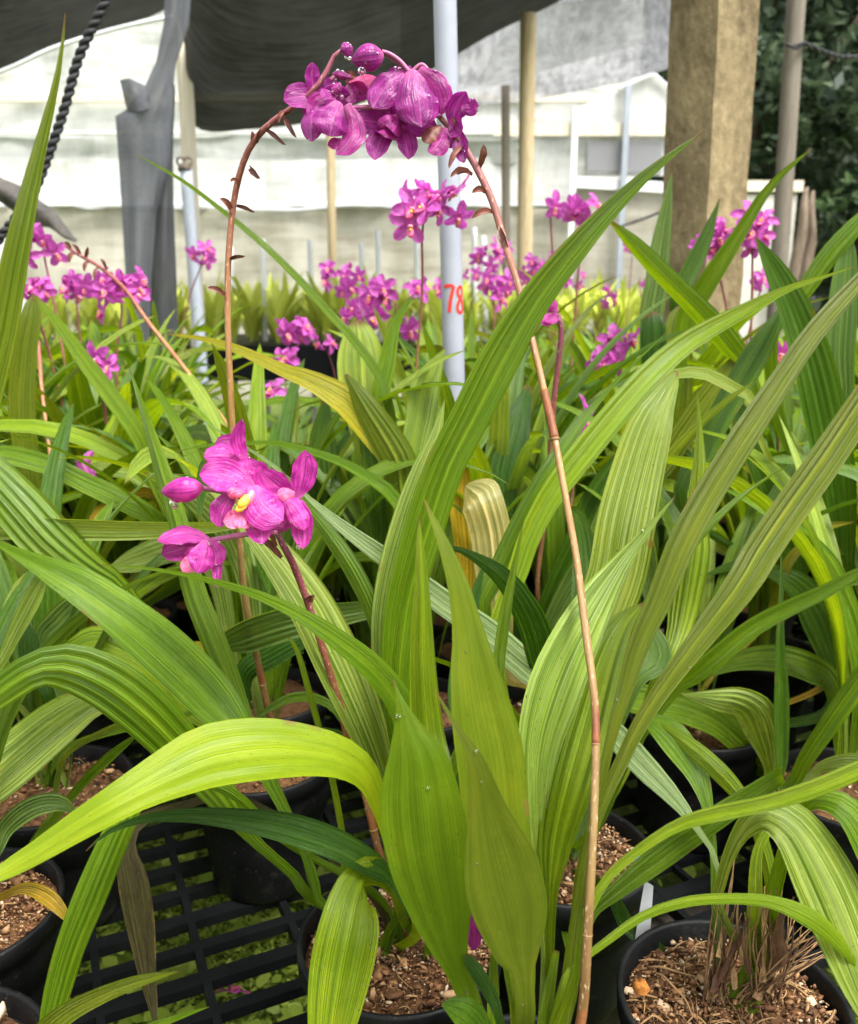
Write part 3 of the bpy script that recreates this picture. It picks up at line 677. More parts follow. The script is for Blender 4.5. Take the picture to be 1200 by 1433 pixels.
# husks, roots and dry straw in pot A
rr = random.Random(21)
ao = Vector(A['o'])
for (x0, y0, x1, y1, w0, kind) in ((1000, 1390, 1048, 1285, 24, 'husk'), (1030, 1385, 1045, 1300, 12, 'straw'), (1068, 1375, 1070, 1240, 14, 'straw'), (1098, 1350, 1112, 1255, 30, 'husk'), (1060, 1400, 1152, 1305, 17, 'straw'), (1050, 1365, 1040, 1290, 10, 'husk'), (1005, 1340, 1028, 1200, 9, 'straw'), (1075, 1390, 1130, 1345, 9, 'straw'), (985, 1433, 1045, 1370, 7, 'straw'), (1090, 1380, 1140, 1390, 5, 'straw'), (960, 1340, 1010, 1310, 8, 'husk'), (1040, 1350, 1033, 1250, 7, 'straw')):
    mb = MB(); a = P(x0, y0, .51); b = P(x1, y1, .51 + rr.uniform(-.01, .03)); k = mpp(a)
    md = (a + b) / 2 + Vector((rr.uniform(-.008, .008), rr.uniform(-.008, .008), .003))
    S = catmull([(*a, w0 * k * .8), (*md, w0 * k * .62), (*b, w0 * k * .15)], 14)
    blade(mb, [Vector(s[:3]) for s in S], [s[3] for s in S], [Vector((1, .3, 0))] * 14, M[kind], .5, .1, 3, 9, 0, .3, int(x0))
    mb.build('dry_sheath', A)
mb = MB()
for k in range(80):
    a = ao + Vector((.006 + rr.gauss(0, .030), rr.gauss(0, .028), POTH * .86 + .014)); q = a.copy(); pts = [a]
    d = Vector((rr.gauss(0, 1), rr.gauss(0, 1), .55)).normalized()
    for s in range(5):
        d = (d + Vector((rr.gauss(0, .45), rr.gauss(0, .45), -.35))).normalized(); q = q + d * rr.uniform(.006, .014)
        h = (q - ao); h.z = 0
        if h.length > POTR * .9: break
        q.z = max(q.z, BZ + POTH * .86 + .006); pts.append(q.copy())
    if len(pts) > 2: tube(mb, pts, [rr.uniform(.0005, .0011)] * len(pts), M['straw'], 5, len(pts) * 3)
for k in range(70):      # loose straw fanning out to the right and up between the stems
    g = k % 3
    a = P((1045, 1000, 1075)[g] + rr.gauss(0, 10), 1395 + rr.gauss(0, 8), .515); b = P((1140, 1020, 1085)[g] + rr.gauss(0, 16), (1310, 1290, 1265)[g] + rr.gauss(0, 18), .525 + rr.uniform(-.02, .02))
    tube(mb, [a, (a + b) / 2 + Vector((rr.gauss(0, .004), rr.gauss(0, .004), rr.uniform(0, .006))), b], [.0009, .0007, .0003], M['straw' if rr.random() < .6 else 'husk'], 4, 8)
o = mb.build('root_tangle', A); o['kind'] = 'stuff'
mb = MB(); c = P(897, 1381, .475); rr = random.Random(2); vs = []
for a in range(10):
    for e in range(3): vs.append(c + Vector((math.cos(a * .628) * .0052 * rr.uniform(.7, 1.25) * (1, 1.1, .6)[e], math.sin(a * .628) * .004 * rr.uniform(.7, 1.25), (e - 1) * .0035 * rr.uniform(.7, 1.2))))
mb.add(vs, [(3 * a + e, (3 * a + 3) % 30 + e, (3 * a + 3) % 30 + e + 1, 3 * a + e + 1) for a in range(10) for e in range(2)] + [tuple(3 * a + 2 for a in range(10))], [tuple((0, 0) for _ in range(4))] * 20 + [tuple((0, 0) for _ in range(10))], simple('orange_bark', (.20, .06, .012), (.50, .20, .04), 160, .8, .2, .8, .003))
mb.build('bark_lump', A)

# --- left-hand plants
leaf(E, 'olive', [(-60, 760, 30), (-40, 620, 40), (-18, 530, 41), (0, 455, 39), (13, 383, 35), (27, 317, 30), (43, 250, 22), (60, 183, 15), (77, 117, 9), (86, 65, 5), (91, 18, 1)], (.46, .48, .52), 28, .4, .04, kp=3)
leaf(E, 'olive', [(20, 1480, 22), (67, 1436, 30), (100, 1411, 28), (150, 1387, 22), (200, 1370, 15), (250, 1359, 1)], (.45, .46), 22, .3)
leaf(E, 'mid', [(130, 1480, 10), (190, 1445, 12), (240, 1426, 9), (292, 1409, 1)], (.46, .48), 20, .3)
leaf(D, 'amber', [(10, 1250, 10), (40, 1242, 18), (70, 1255, 22), (95, 1285, 10), (100, 1300, 1)], (.56, .53), 25, .3, label='yellowing amber leaf')
leaf(D, 'grey', [(-10, 1200, 10), (5, 1160, 26), (40, 1130, 30), (80, 1122, 24), (110, 1140, 2)], (.60, .62), 25, .2)
leaf(Gp, 'pale', [(-230, 840, 12), (-140, 765, 26), (-60, 738, 34), (0, 736, 33), (100, 738, 30), (200, 740, 25), (300, 737, 14), (352, 735, 1)], (.76, .74, .68), 30, .3, .08)
leaf(Gp, 'mid', [(300, 980, 10), (215, 880, 18), (160, 820, 34), (117, 797, 56), (67, 757, 72), (20, 705, 70), (-30, 650, 50), (-80, 600, 1)], (.74, .72, .74), -20, .2, .09)
leaf(Gp, 'pale', [(190, 1000, 14), (140, 982, 42), (90, 1010, 62), (40, 1050, 72), (0, 1085, 70), (-60, 1140, 46), (-100, 1180, 1)], (.70, .66, .62), 30, .16, .10, kp=6)
leaf(Gp, 'pale', [(-40, 1000, 20), (0, 905, 34), (20, 860, 42), (40, 822, 40), (62, 795, 14), (70, 780, 1)], (.72, .74), -25, .25, .07)
leaf(Gp, 'grey', [(100, 1010, 20), (60, 905, 30), (80, 870, 40), (110, 840, 30), (130, 825, 1)], (.80, .84), 20)
leaf(Gp, 'deep', [(70, 980, 14), (45, 930, 28), (38, 895, 26), (30, 860, 1)], (.78, .80), 15)
leaf(Gp, 'mid', [(45, 1180, 8), (62, 1163, 9), (110, 1100, 13), (150, 1060, 14), (180, 1036, 8), (190, 1028, 1)], (.68, .66), 25, .4, .04, kp=3)
leaf(H, 'grey', [(320, 1020, 14), (300, 920, 22), (340, 890, 46), (400, 870, 44), (460, 860, 36), (530, 850, 22), (560, 850, 1)], (.82, .78, .78), 30, .2, .08)
leaf(H, 'deep', [(345, 1010, 14), (340, 945, 28), (380, 915, 36), (430, 890, 24), (470, 880, 1)], (.84, .82), -20)
leaf(H, 'lime', [(260, 1000, 12), (205, 930, 30), (140, 895, 36), (100, 905, 20), (80, 915, 1)], (.84, .82), 20)
leaf(H, 'yel', [(310, 960, 8), (295, 920, 18), (280, 905, 14), (268, 898, 1)], (.84, .84), 20)
leaf(H, 'pale', [(330, 960, 14), (300, 800, 30), (250, 770, 40), (190, 785, 34), (145, 800, 2)], (.88, .86), 25, .2, .07)
leaf(H, 'pale', [(360, 980, 14), (350, 830, 30), (320, 740, 44), (270, 690, 40), (225, 670, 16), (200, 662, 1)], (.88, .90), -20, .2, .07)

# --- plants J, K (right, second row)
leaf(J, 'mid', [(1068, 1080, 16), (1058, 1066, 22), (1038, 1042, 35), (1000, 1010, 43), (950, 990, 46), (900, 983, 45), (860, 975, 34), (820, 960, 10), (805, 955, 1)], (.92, .88, .82), 28, .2, .08, kp=6)
leaf(J, 'deep', [(1000, 1020, 16), (985, 1000, 20), (960, 985, 12), (950, 990, 1)], (.92, .9), 10)
leaf(K, 'pale', [(1084, 1120, 14), (1078, 1078, 20), (1070, 1040, 46), (1056, 1000, 57), (1033, 984, 47), (1000, 979, 28), (952, 972, 1)], (.80, .78, .76), -26, .2, .08, kp=6)
leaf(K, 'dark', [(1093, 1110, 8), (1092, 1060, 16), (1091, 1000, 20), (1091, 960, 19), (1090, 900, 12), (1092, 830, 6), (1093, 760, 1)], (.77, .77), 25, .5, .03, kp=2)
leaf(K, 'mid', [(1105, 1110, 12), (1112, 1088, 17), (1128, 1055, 22), (1160, 1007, 26), (1200, 950, 28), (1250, 880, 14), (1270, 850, 1)], (.79, .76, .74), -30, .4, .04, kp=3)
leaf(K, 'pale', [(1118, 1115, 10), (1140, 1080, 12), (1165, 1068, 20), (1200, 1066, 26), (1250, 1075, 1)], (.80, .76), 25)
leaf(K, 'mid', [(1190, 1100, 14), (1205, 960, 26), (1193, 887, 30), (1177, 843, 34), (1153, 793, 34), (1120, 750, 22), (1090, 727, 18), (1047, 700, 12), (1010, 683, 1)], (.82, .84, .86), 30, .3, .05, kp=4)
leaf(K, 'mid', [(1180, 1090, 14), (1175, 1050, 16), (1165, 962, 26), (1133, 937, 39), (1083, 923, 37), (1033, 927, 26), (992, 947, 1)], (.86, .88), 26, .2, .06)
leaf(J, 'dark', [(1150, 1000, 16), (1170, 947, 20), (1163, 913, 40), (1147, 867, 55), (1117, 823, 40), (1077, 800, 20), (1027, 793, 14), (980, 808, 1)], (.98, 1.0), 26, .2, .06)
leaf(J, 'amber', [(1150, 960, 10), (1172, 890, 30), (1164, 835, 20), (1160, 815, 1)], (1.0, 1.02), 15, .2, mat='leaf', label='yellow ageing leaf')
leaf(J, 'yel', [(1070, 870, 10), (1100, 790, 14), (1127, 760, 12), (1153, 738, 12), (1197, 730, 1)], (1.0, .98), 20, .3, label='thin yellow ageing leaf')

# --- second row, traced
leaf(M1, 'pale', [(560, 760, 14), (575, 640, 34), (586, 583, 41), (592, 545, 44), (606, 515, 26), (623, 487, 1)], (.98, 1.0), 24, .25, .08)
leaf(M1, 'pale', [(540, 740, 16), (515, 620, 44), (506, 545, 64), (503, 500, 66), (500, 465, 44), (497, 448, 12)], (1.04, 1.08), -15, .2, .06)
leaf(M1, 'mid', [(540, 660, 14), (530, 560, 24), (540, 505, 24), (553, 450, 14), (580, 410, 1)], (1.02, 1.06), 25, .35)
leaf(M1, 'yel', [(585, 760, 14), (552, 652, 36), (517, 600, 44), (483, 563, 40), (433, 533, 27), (400, 521, 20), (333, 490, 13), (280, 474, 7), (230, 467, 1)], (.94, .92, .92), 26, .25, .04, label='yellowing long leaf')
leaf(M1, 'olive', [(590, 790, 14), (562, 695, 40), (556, 650, 50), (535, 610, 46), (510, 570, 36), (492, 538, 16), (483, 524, 5)], (.90, .92), -26, .22, .05)
leaf(M1, 'mid', [(560, 720, 12), (540, 555, 13), (495, 478, 13), (465, 445, 12), (425, 400, 11), (370, 345, 9), (310, 295, 7), (250, 250, 5), (190, 217, 1)], (1.0, 1.05), 25, .4, .03, kp=2)
leaf(M1, 'mid', [(585, 760, 12), (550, 697, 18), (517, 670, 16), (467, 643, 12), (400, 623, 9), (367, 620, 6), (300, 622, 4), (247, 632, 1)], (.88, .86), 30, .3, .04, kp=3)
leaf(M1, 'dark', [(510, 860, 20), (480, 760, 44), (455, 680, 50), (450, 620, 40), (455, 560, 10)], (1.05, 1.1), -15, .2, .07)
leaf(M1, 'dark', [(540, 860, 20), (530, 760, 30), (525, 680, 34), (510, 600, 20), (500, 560, 1)], (1.0, 1.05), 20)
leaf(M5, 'cream', [(705, 940, 26), (695, 865, 44), (690, 800, 52), (685, 745, 58), (672, 700, 62), (664, 690, 60), (655, 683, 30), (650, 680, 5)], (.90, .88, .88, .88, .88, .90, .93, .95), -14, .18, .04, mat='leaf', label='withered cream leaf with brown specks')
leaf(M5, 'amber', [(662, 900, 20), (652, 780, 30), (645, 700, 34), (650, 650, 10)], (.96, .97), 15)
leaf(M5, 'deep', [(720, 900, 20), (700, 700, 40), (720, 600, 40), (740, 540, 8)], (1.05, 1.15), 20)
leaf(M5, 'dark', [(760, 860, 20), (800, 760, 26), (830, 690, 26), (880, 620, 10), (905, 590, 1)], (.98, 1.0), 20)
leaf(M5, 'grey', [(760, 900, 20), (820, 780, 30), (880, 740, 44), (905, 800, 34), (910, 860, 1)], (.96, .92), 20)
leaf(M2, 'mid', [(250, 800, 16), (207, 650, 22), (190, 607, 23), (157, 560, 25), (117, 507, 22), (77, 450, 14), (43, 408, 1)], (1.0, .98), 28, .35, .04, kp=3)
leaf(M2, 'mid', [(270, 800, 14), (230, 740, 20), (200, 717, 26), (160, 697, 30), (117, 677, 28), (67, 653, 28), (0, 637, 25), (-60, 640, 1)], (.98, .94, .92), 30, .2, .06)
leaf(M2, 'pale', [(260, 740, 16), (200, 670, 26), (150, 657, 20), (103, 653, 1)], (1.05, 1.08), 24)
leaf(M2, 'amber', [(235, 770, 10), (215, 693, 14), (160, 703, 16), (133, 723, 13), (128, 740, 2)], (1.02, 1.0), 24, label='yellow-brown arching leaf')
leaf(M2, 'olive', [(60, 760, 20), (30, 600, 34), (32, 500, 32), (42, 440, 26), (47, 415, 6)], (1.02, 1.06), 18, .3)
leaf(M4, 'mid', [(930, 620, 14), (957, 453, 28), (977, 413, 28), (1000, 377, 26), (1033, 327, 20), (1067, 273, 14), (1100, 237, 8), (1137, 207, 1)], (1.18, 1.12), 26, .3, .04, kp=3)
leaf(M4, 'mid', [(1050, 620, 16), (1040, 520, 26), (1022, 490, 31), (983, 443, 32), (933, 393, 28), (883, 340, 20), (850, 306, 1)], (1.1, 1.06), -28, .35, .04, kp=3)
leaf(M4, 'grey', [(930, 600, 16), (910, 460, 32), (917, 400, 33), (922, 350, 28), (930, 300, 18), (940, 240, 1)], (1.3, 1.34), 18, .25)
leaf(M4, 'dark', [(950, 560, 16), (948, 420, 26), (960, 387, 25), (983, 340, 21), (1007, 278, 1)], (1.34, 1.36), -22, .3)
leaf(M4, 'deep', [(925, 600, 30), (915, 510, 36), (912, 455, 34), (912, 436, 16)], (1.18, 1.2), -10, .2)
leaf(M4, 'olive', [(945, 600, 30), (950, 520, 36), (945, 455, 30), (952, 430, 8)], (1.22, 1.24), 14, .2)
leaf(M3, 'dark', [(1190, 860, 16), (1172, 700, 44), (1160, 620, 54), (1148, 560, 55), (1133, 500, 52), (1110, 433, 42), (1083, 377, 28), (1057, 332, 2)], (1.0, .98), 18, .2, .05)
leaf(M3, 'mid', [(1100, 620, 16), (1075, 480, 20), (1098, 440, 22), (1127, 400, 24), (1160, 353, 27), (1200, 310, 24), (1250, 260, 1)], (1.16, 1.1), -26, .35, .04, kp=3)
leaf(M3, 'grey', [(1180, 700, 16), (1178, 560, 28), (1173, 500, 37), (1177, 433, 38), (1183, 367, 28), (1190, 320, 1)], (1.1, 1.12), 18, .25, .09)
leaf(M3, 'dark', [(960, 720, 14), (985, 630, 30), (1007, 580, 35), (1030, 540, 37), (1060, 487, 35), (1087, 443, 16), (1095, 425, 1)], (1.0, 1.02), -22, .3, .04)
leaf(M3, 'pale', [(1075, 640, 8), (1053, 562, 11), (1020, 541, 16), (987, 524, 17), (947, 523, 14), (915, 540, 7), (880, 545, 1)], (.92, .92), 26, .3)
leaf(M3, 'olive', [(920, 720, 16), (935, 640, 30), (965, 590, 36), (1000, 540, 30), (1030, 500, 10)], (1.08, 1.1), 20)
leaf(M3, 'dark', [(1130, 860, 16), (1100, 740, 30), (1060, 650, 34), (1040, 590, 26), (1020, 540, 1)], (1.02, 1.04), 24)

# ------------------------------------------------------------------ stalks and flowers of the near plants
def stalk(pl, pts, Y, base=True, tint=(1, 1, 1), nodes=(), bracts=(), name='flower_stalk'):
    """pts (x, y, width px)"""
    Ys = [Y[0] + (Y[1] - Y[0]) * i / (len(pts) - 1) for i in range(len(pts))] if len(Y) == 2 else Y
    pp = [P(x, y, q) for (x, y, w), q in zip(pts, Ys)]; rd = [w * .88 * mpp(p) / 2 for (x, y, w), p in zip(pts, pp)]
    if base:
        b = Vector(pl['o']) + Vector((.01, -.005, POTH * .85)); d = pp[0] - b
        if d.length > .02:
            pp = [b] + ([b + Vector((d.x * .35, d.y * .35, d.z * .5))] if d.length > .08 else []) + pp; rd = [rd[0]] * (len(pp) - len(rd)) + rd
    mb = MB(); C = tube(mb, pp, rd, M['stalk'], 10, 70)
    for q in nodes:
        i = min(len(C) - 2, int(q * (len(C) - 1))); t = (C[i + 1] - C[i]).normalized(); r = rd[min(len(rd) - 1, int(q * len(rd)))]
        e = max(0, i - 1); K = [C[min(len(C) - 1, i + g)] for g in range(4)]
        tube(mb, K, [r * 1.16, r * 1.10, r * 1.06, r * .98], M['sheath'], 10, 14)
        tube(mb, [C[i] - t * r * .45, C[i], C[i] + t * r * .35], [r * 1.0, r * 1.3, r * 1.05], M['straw'], 10, 7)
    o = mb.build(name, pl, color=tint)
    for (x0, y0, x1, y1, w) in bracts:
        # a dry bract: a pointed boat-shaped scale, springing from the stalk
        a0 = P(x0, y0, 1.0); best = min(C, key=lambda c: ((c - CAM).normalized() - (a0 - CAM).normalized()).length)
        yy = best.y; a = P(x0, y0, yy); b = P(x1, y1, yy - .006); k = mpp(a)
        md = (a + b) / 2 + Vector((0, -.002, .0015))
        S = catmull([(*a, w * k * .6), (*md, w * k * 1.1), (*(b * .8 + md * .2), w * k * .6), (*b, w * k * .05)], 12)
        T = (b - a).normalized(); sd = T.cross((a - CAM).normalized()).normalized()
        sd = Matrix.Rotation(R(35), 3, T) @ sd
        m2 = MB(); blade(m2, [Vector(s[:3]) for s in S], [s[3] for s in S], [sd] * 12, M['bract'], .7, .05, 2, 9, .4, .1, int(x0))
        q = m2.build('bract', None, Vector(pl['o'])); q.parent = o; q.location = (0, 0, 0)
    return o

PROF = [(0, .30), (.10, .46), (.25, .74), (.42, .95), (.58, 1.0), (.74, .90), (.87, .66), (.95, .40), (1.0, .06)]
DEFP = ['petal']
def petal(mb, x0, y0, x1, y1, w, Y0, Y1, bow=0.0, roll=20, cup=.35, mat=None, arch=0.0, m=11):
    mat = mat or DEFP[0]
    a = P(x0, y0, Y0); b = P(x1, y1, Y1); ln = (b - a).length
    V = ((a + b) / 2 - CAM).normalized(); T = (b - a).normalized(); sd = T.cross(V).normalized(); nn = -V
    k = mpp((a + b) / 2) / max(.5, math.cos(R(roll)))
    C = []; W = []
    for i in range(15):
        t = i / 14
        j = max(q for q in range(len(PROF) - 1) if PROF[q][0] <= t); f = (t - PROF[j][0]) / (PROF[j + 1][0] - PROF[j][0])
        W.append(w * k * (PROF[j][1] + (PROF[j + 1][1] - PROF[j][1]) * f))
        s = math.sin(math.pi * t)
        C.append(a.lerp(b, t) + sd * (bow * ln * s) + nn * (arch * ln * s))
    S = [Matrix.Rotation(R(roll), 3, T) @ sd] * 15
    blade(mb, C, W, S, M[mat], 0, .015, 3, m, cup, .10, int(x0 * 7 + y1 * 3 + w))

def drop(mb, p, r, long=1.0):
    ellipsoid(mb, p, Vector((0, 0, r * long)), Vector((r, 0, 0)), Vector((0, r, 0)), M['water'], 8, 10)
def drops_on(ob, pl, n, seed, r0=.0005, r1=.0016):
    me = ob.data; rr = random.Random(seed); mb = MB(); o = Vector(pl['o'])
    ps = list(me.polygons); ps = [p for p in ps if p.area > 4e-7]
    for k in range(n):
        p = rr.choice(ps); c = p.center + o; nv = p.normal.copy()
        if nv.dot(CAM - c) < 0: nv = -nv
        r = r0 + (r1 - r0) * rr.random() ** 2
        a = nv.orthogonal().normalized(); b = nv.cross(a)
        ellipsoid(mb, c + nv * r * .25, nv * r * .7, a * r, b * r, M['water'], 6, 8)
    q = mb.build('water_drops', None, o); q.parent = ob; q.location = (0, 0, 0); q['kind'] = 'stuff'
    return q
def flower(pl, petals, lips=(), extra=None, drops=14, label=None):
    mb = MB()
    for p in petals: petal(mb, *p)
    o = mb.build('flower', pl)
    if lips or extra:
        m2 = MB()
        for p in lips: petal(m2, *p)
        if extra: extra(m2)
        q = m2.build('lip', None, Vector(pl['o'])); q.parent = o; q.location = (0, 0, 0)
    if drops: drops_on(o, pl, drops, len(petals) * 17 + int(petals[0][0]))
    if label: o['label'] = label
    return o
def blob(mb, x, y, Y, rx, ry, mat, ang=0.0, lump=0.0):
    c = P(x, y, Y); k = mpp(c)
    a = (RT * math.cos(ang) + UP * math.sin(ang)); b = (UP * math.cos(ang) - RT * math.sin(ang))
    ellipsoid(mb, c, a * rx * k, b * ry * k, FW * ry * k, M[mat], 12, 16, lump)
def bud(pl, x, y, Y, rx, ry, ang, drop_at=None, dr=6, mat=None):
    mat = mat or DEFP[0]
    mb = MB(); c = P(x, y, Y); k = mpp(c)
    a = (RT * math.cos(ang) + UP * math.sin(ang)); b = (UP * math.cos(ang) - RT * math.sin(ang))
    # pointed, three-lobed bud
    vs = []; n, m = 14, 21
    for i in range(n):
        t = i / (n - 1); r = math.sin(math.pi * min(1, t * .96 + .02)) ** .72 * (1 - .25 * t)
        for j in range(m):
            ph = 2 * math.pi * j / m
            q = 1 + .09 * abs(math.cos(1.5 * ph)) - .05
            vs.append(c + a * (rx * k * (2 * t - 1)) + (b * math.cos(ph) + FW * math.sin(ph)) * (ry * k * r * q * 1.12))
    fs, us = grid_faces(n, m, True); mb.add(vs, fs, us, M[mat])
    o = mb.build('bud', pl)
    if drop_at:
        m2 = MB(); drop(m2, P(drop_at[0], drop_at[1], Y - .004), dr * k, 1.0)
        q = m2.build('water_drop', None, Vector(pl['o'])); q.parent = o; q.location = (0, 0, 0)
    drops_on(o, pl, 8, int(x))
    return o

for o, pl, q in LATER: drops_on(o, pl, 8, q, .0006, .0020)
# tall stalk leaning in from the right (plant F)
stalk(Fp, [(812, 1433, 17), (822, 1300, 16), (830, 1150, 14), (833, 1000, 13), (820, 890, 13), (806, 780, 12), (790, 690, 11), (775, 610, 11), (755, 520, 11), (738, 450, 11), (720, 385, 11), (705, 338, 12), (690, 285, 12), (672, 245, 12), (655, 215, 11), (635, 185, 10), (615, 165, 9), (598, 130, 7), (575, 100, 6), (555, 88, 5), (537, 74, 5)],
      [.40, .41, .43, .46, .49, .52, .54, .56, .58, .60, .62, .64, .65, .66, .665, .67, .67, .67, .67, .67, .67], True, (1, 1, 1), (.14, .23, .355, .60),
      [(668, 235, 676, 202, 11), (655, 240, 630, 248, 8), (660, 246, 638, 244, 8), (680, 272, 660, 270, 9), (690, 298, 660, 306, 9), (700, 320, 712, 352, 12), (640, 190, 633, 165, 9), (648, 205, 628, 236, 9)])
# second stalk arching in from the left (plant H)
stalk(H, [(385, 1040, 10), (372, 980, 11), (355, 900, 11), (343, 840, 11), (335, 760, 11), (328, 680, 10), (325, 600, 10), (320, 500, 10), (318, 420, 10), (320, 350, 10), (328, 275, 10), (345, 215, 10), (372, 178, 10), (410, 150, 9), (437, 128, 9), (455, 104, 9), (463, 85, 7), (474, 70, 6), (484, 64, 4)],
      [.84, .82, .80, .78, .76, .74, .73, .72, .72, .72, .72, .71, .70, .69, .68, .68, .68, .68, .68], True, (1.15, 1.12, 1.0), (.20, .30, .52),
      [(325, 300, 307, 278, 9), (331, 287, 357, 297, 6), (321, 362, 343, 358, 6), (318, 418, 290, 403, 8), (352, 207, 352, 183, 7), (358, 200, 364, 180, 6), (372, 180, 400, 203, 7), (350, 235, 364, 250, 9), (397, 160, 415, 193, 8), (335, 258, 322, 254, 5), (400, 158, 390, 172, 7)])
DEFP[0] = 'petalshade'
Yf = .67
# the cluster where the two stalks meet
flower(Fp, [(573, 98, 522, 152, 44, Yf, Yf - .012, -.10, 25, -.35), (577, 97, 590, 178, 62, Yf - .006, Yf - .018, .02, -14, -.45, 'petalshade', .10), (578, 100, 556, 176, 46, Yf, Yf + .01, .08, 20, .4, 'petaldark'), (584, 99, 612, 165, 42, Yf, Yf - .004, .12, 30, -.4, 'petaldark'), (578, 98, 540, 140, 40, Yf + .004, Yf + .012, -.05, 20, .3)], drops=26)
flower(Fp, [(553, 172, 487, 163, 38, Yf + .01, Yf - .002, .04, 18, .3), (545, 176, 524, 224, 34, Yf + .004, Yf - .008, -.06, 20, .35), (556, 176, 571, 223, 29, Yf + .004, Yf - .006, .08, -20, .35), (555, 172, 612, 178, 34, Yf + .012, Yf, .05, 18, .3), (550, 170, 520, 140, 34, Yf + .014, Yf + .016, 0, 10, .3)],
       [(548, 160, 530, 186, 34, Yf, Yf - .012, .1, 30, -.5, 'petaldark'), (556, 160, 548, 184, 28, Yf - .004, Yf - .014, .1, -20, -.5, 'petaldark')], lambda m: blob(m, 540, 172, Yf - .006, 14, 10, 'petaldark', .5), drops=16)
flower(Fp, [(633, 176, 652, 128, 32, Yf, Yf - .01, .12, 24, .4), (645, 150, 664, 138, 22, Yf - .006, Yf - .012, -.2, -30, -.4), (635, 178, 649, 228, 23, Yf, Yf - .01, .06, 24, .35), (638, 172, 620, 205, 30, Yf + .006, Yf + .004, .08, 10, .3), (630, 172, 645, 190, 28, Yf - .002, Yf - .012, .1, 20, .4)],
       [(622, 178, 600, 214, 26, Yf - .004, Yf - .012, .1, 25, -.5, 'petaldark'), (618, 176, 594, 200, 22, Yf - .002, Yf - .008, -.1, 25, -.4, 'bract')], drops=14)
bud(Fp, 514, 81, Yf - .004, 23, 18, math.pi + .15, (506, 99), 6)
bud(H, 485, 70, .68, 11, 9, -1.2, (489, 82), 3)
flower(H, [(440, 134, 437, 87, 22, .685, .68, .05, 20, .3), (446, 138, 397, 141, 33, .685, .675, -.08, 22, .3), (446, 140, 490, 132, 30, .69, .688, .06, 20, .3), (446, 138, 470, 112, 26, .695, .70, 0, 10, .3), (448, 142, 425, 165, 28, .688, .68, .05, 15, .3)], drops=10)
flower(H, [(470, 142, 436, 198, 34, .672, .658, -.22, 28, -.5), (476, 143, 462, 191, 50, .664, .652, -.05, -12, -.5, 'petalshade', .12), (484, 146, 470, 216, 33, .668, .656, .22, 26, -.35, 'petaldark'), (472, 142, 440, 172, 40, .678, .668, -.15, 20, .4, 'petaldark'), (470, 142, 452, 140, 30, .672, .662, -.1, 20, -.4)],
       [(478, 195, 458, 203, 16, .664, .66, .1, 20, .3, 'petaldark')], drops=16)
flower(H, [(488, 118, 526, 108, 26, .69, .685, -.1, 20, .3, 'lip'), (488, 120, 515, 138, 24, .69, .69, .1, 20, .3, 'petaldark'), (486, 118, 498, 144, 22, .69, .685, 0, 20, .3, 'petaldark'), (486, 118, 492, 98, 16, .69, .688, 0, 20, .3, 'bract')], drops=5, label='small wilting dusky flower')
bud(H, 470, 126, .676, 11, 7, -2.2, (478, 136), 3, 'petaldark')
bud(H, 478, 106, .684, 14, 6, -.2, None, 3, 'petaldark')
DEFP[0] = 'petal'
# pedicels
def pedicel(pl, pts, Y, w=6):
    mb = MB(); pp = [P(x, y, Y) for x, y in pts]; tube(mb, pp, [w * mpp(pp[0]) / 2] * len(pp), M['bractpink'], 8); return mb.build('flower_stem', pl)
M['bractpink'] = simple('pedicel_mauve', (0.24, 0.05, 0.13), (0.42, 0.12, 0.25), 80, 0.45, 0.5, 0.1, .0005)
pedicel(Fp, [(572, 100), (560, 86), (546, 76), (534, 72)], Yf - .002, 6)
pedicel(H, [(545, 152), (515, 150), (484, 152)], .672, 7)
pedicel(H, [(440, 130), (444, 134), (446, 138)], .686, 7)
pedicel(H, [(462, 112), (474, 104), (488, 110)], .684, 6)
pedicel(Fp, [(576, 100), (590, 90), (602, 104), (608, 126)], Yf + .003, 5)
pedicel(Fp, [(640, 188), (638, 182), (634, 176)], Yf, 6)

# the short stalk with the open flower (plant B)
stalk(B, [(533, 1200, 13), (520, 1150, 12), (505, 1090, 12), (490, 1050, 12), (475, 985, 12), (458, 930, 12), (440, 872, 12), (425, 828, 12), (410, 790, 12), (397, 765, 11), (385, 742, 9)], [.57, .57, .57, .57, .57, .565, .56, .56, .555, .55, .55], True, (.72, .5, .55), (.36, .52),
      [(430, 838, 440, 832, 12), (392, 782, 360, 752, 11), (385, 765, 372, 742, 8)])
Yo = .55
def column(m):
    blob(m, 333, 691, Yo - .024, 9, 6, 'lip', .15); blob(m, 326, 690, Yo - .020, 8, 9, 'lip', .4)
    blob(m, 341, 703, Yo - .024, 7, 12, 'yellow', -.6, .1); blob(m, 337, 711, Yo - .026, 9, 5, 'yellow', .5, .12); blob(m, 350, 697, Yo - .020, 6, 12, 'cream', -.3)
flower(B, [(352, 684, 279, 664, 48, Yo - .012, Yo - .016, -.08, 22, .35), (350, 690, 330, 636, 44, Yo - .004, Yo + .004, .05, 15, .3), (352, 680, 346, 640, 40, Yo - .006, Yo, .05, -15, .3), (352, 680, 396, 728, 56, Yo - .016, Yo - .024, -.10, -18, -.35, 'petal', .06), (350, 708, 367, 762, 37, Yo - .012, Yo - .026, .08, 22, .35), (360, 690, 398, 738, 44, Yo - .006, Yo - .008, .02, 20, .3)],
       [(330, 690, 308, 738, 30, Yo - .016, Yo - .024, -.12, 24, .5, 'petaldark'), (330, 712, 335, 738, 34, Yo - .020, Yo - .030, .1, -20, -.4, 'lip'), (336, 716, 312, 730, 26, Yo - .022, Yo - .030, .12, -10, .4, 'lip')], column, drops=34)
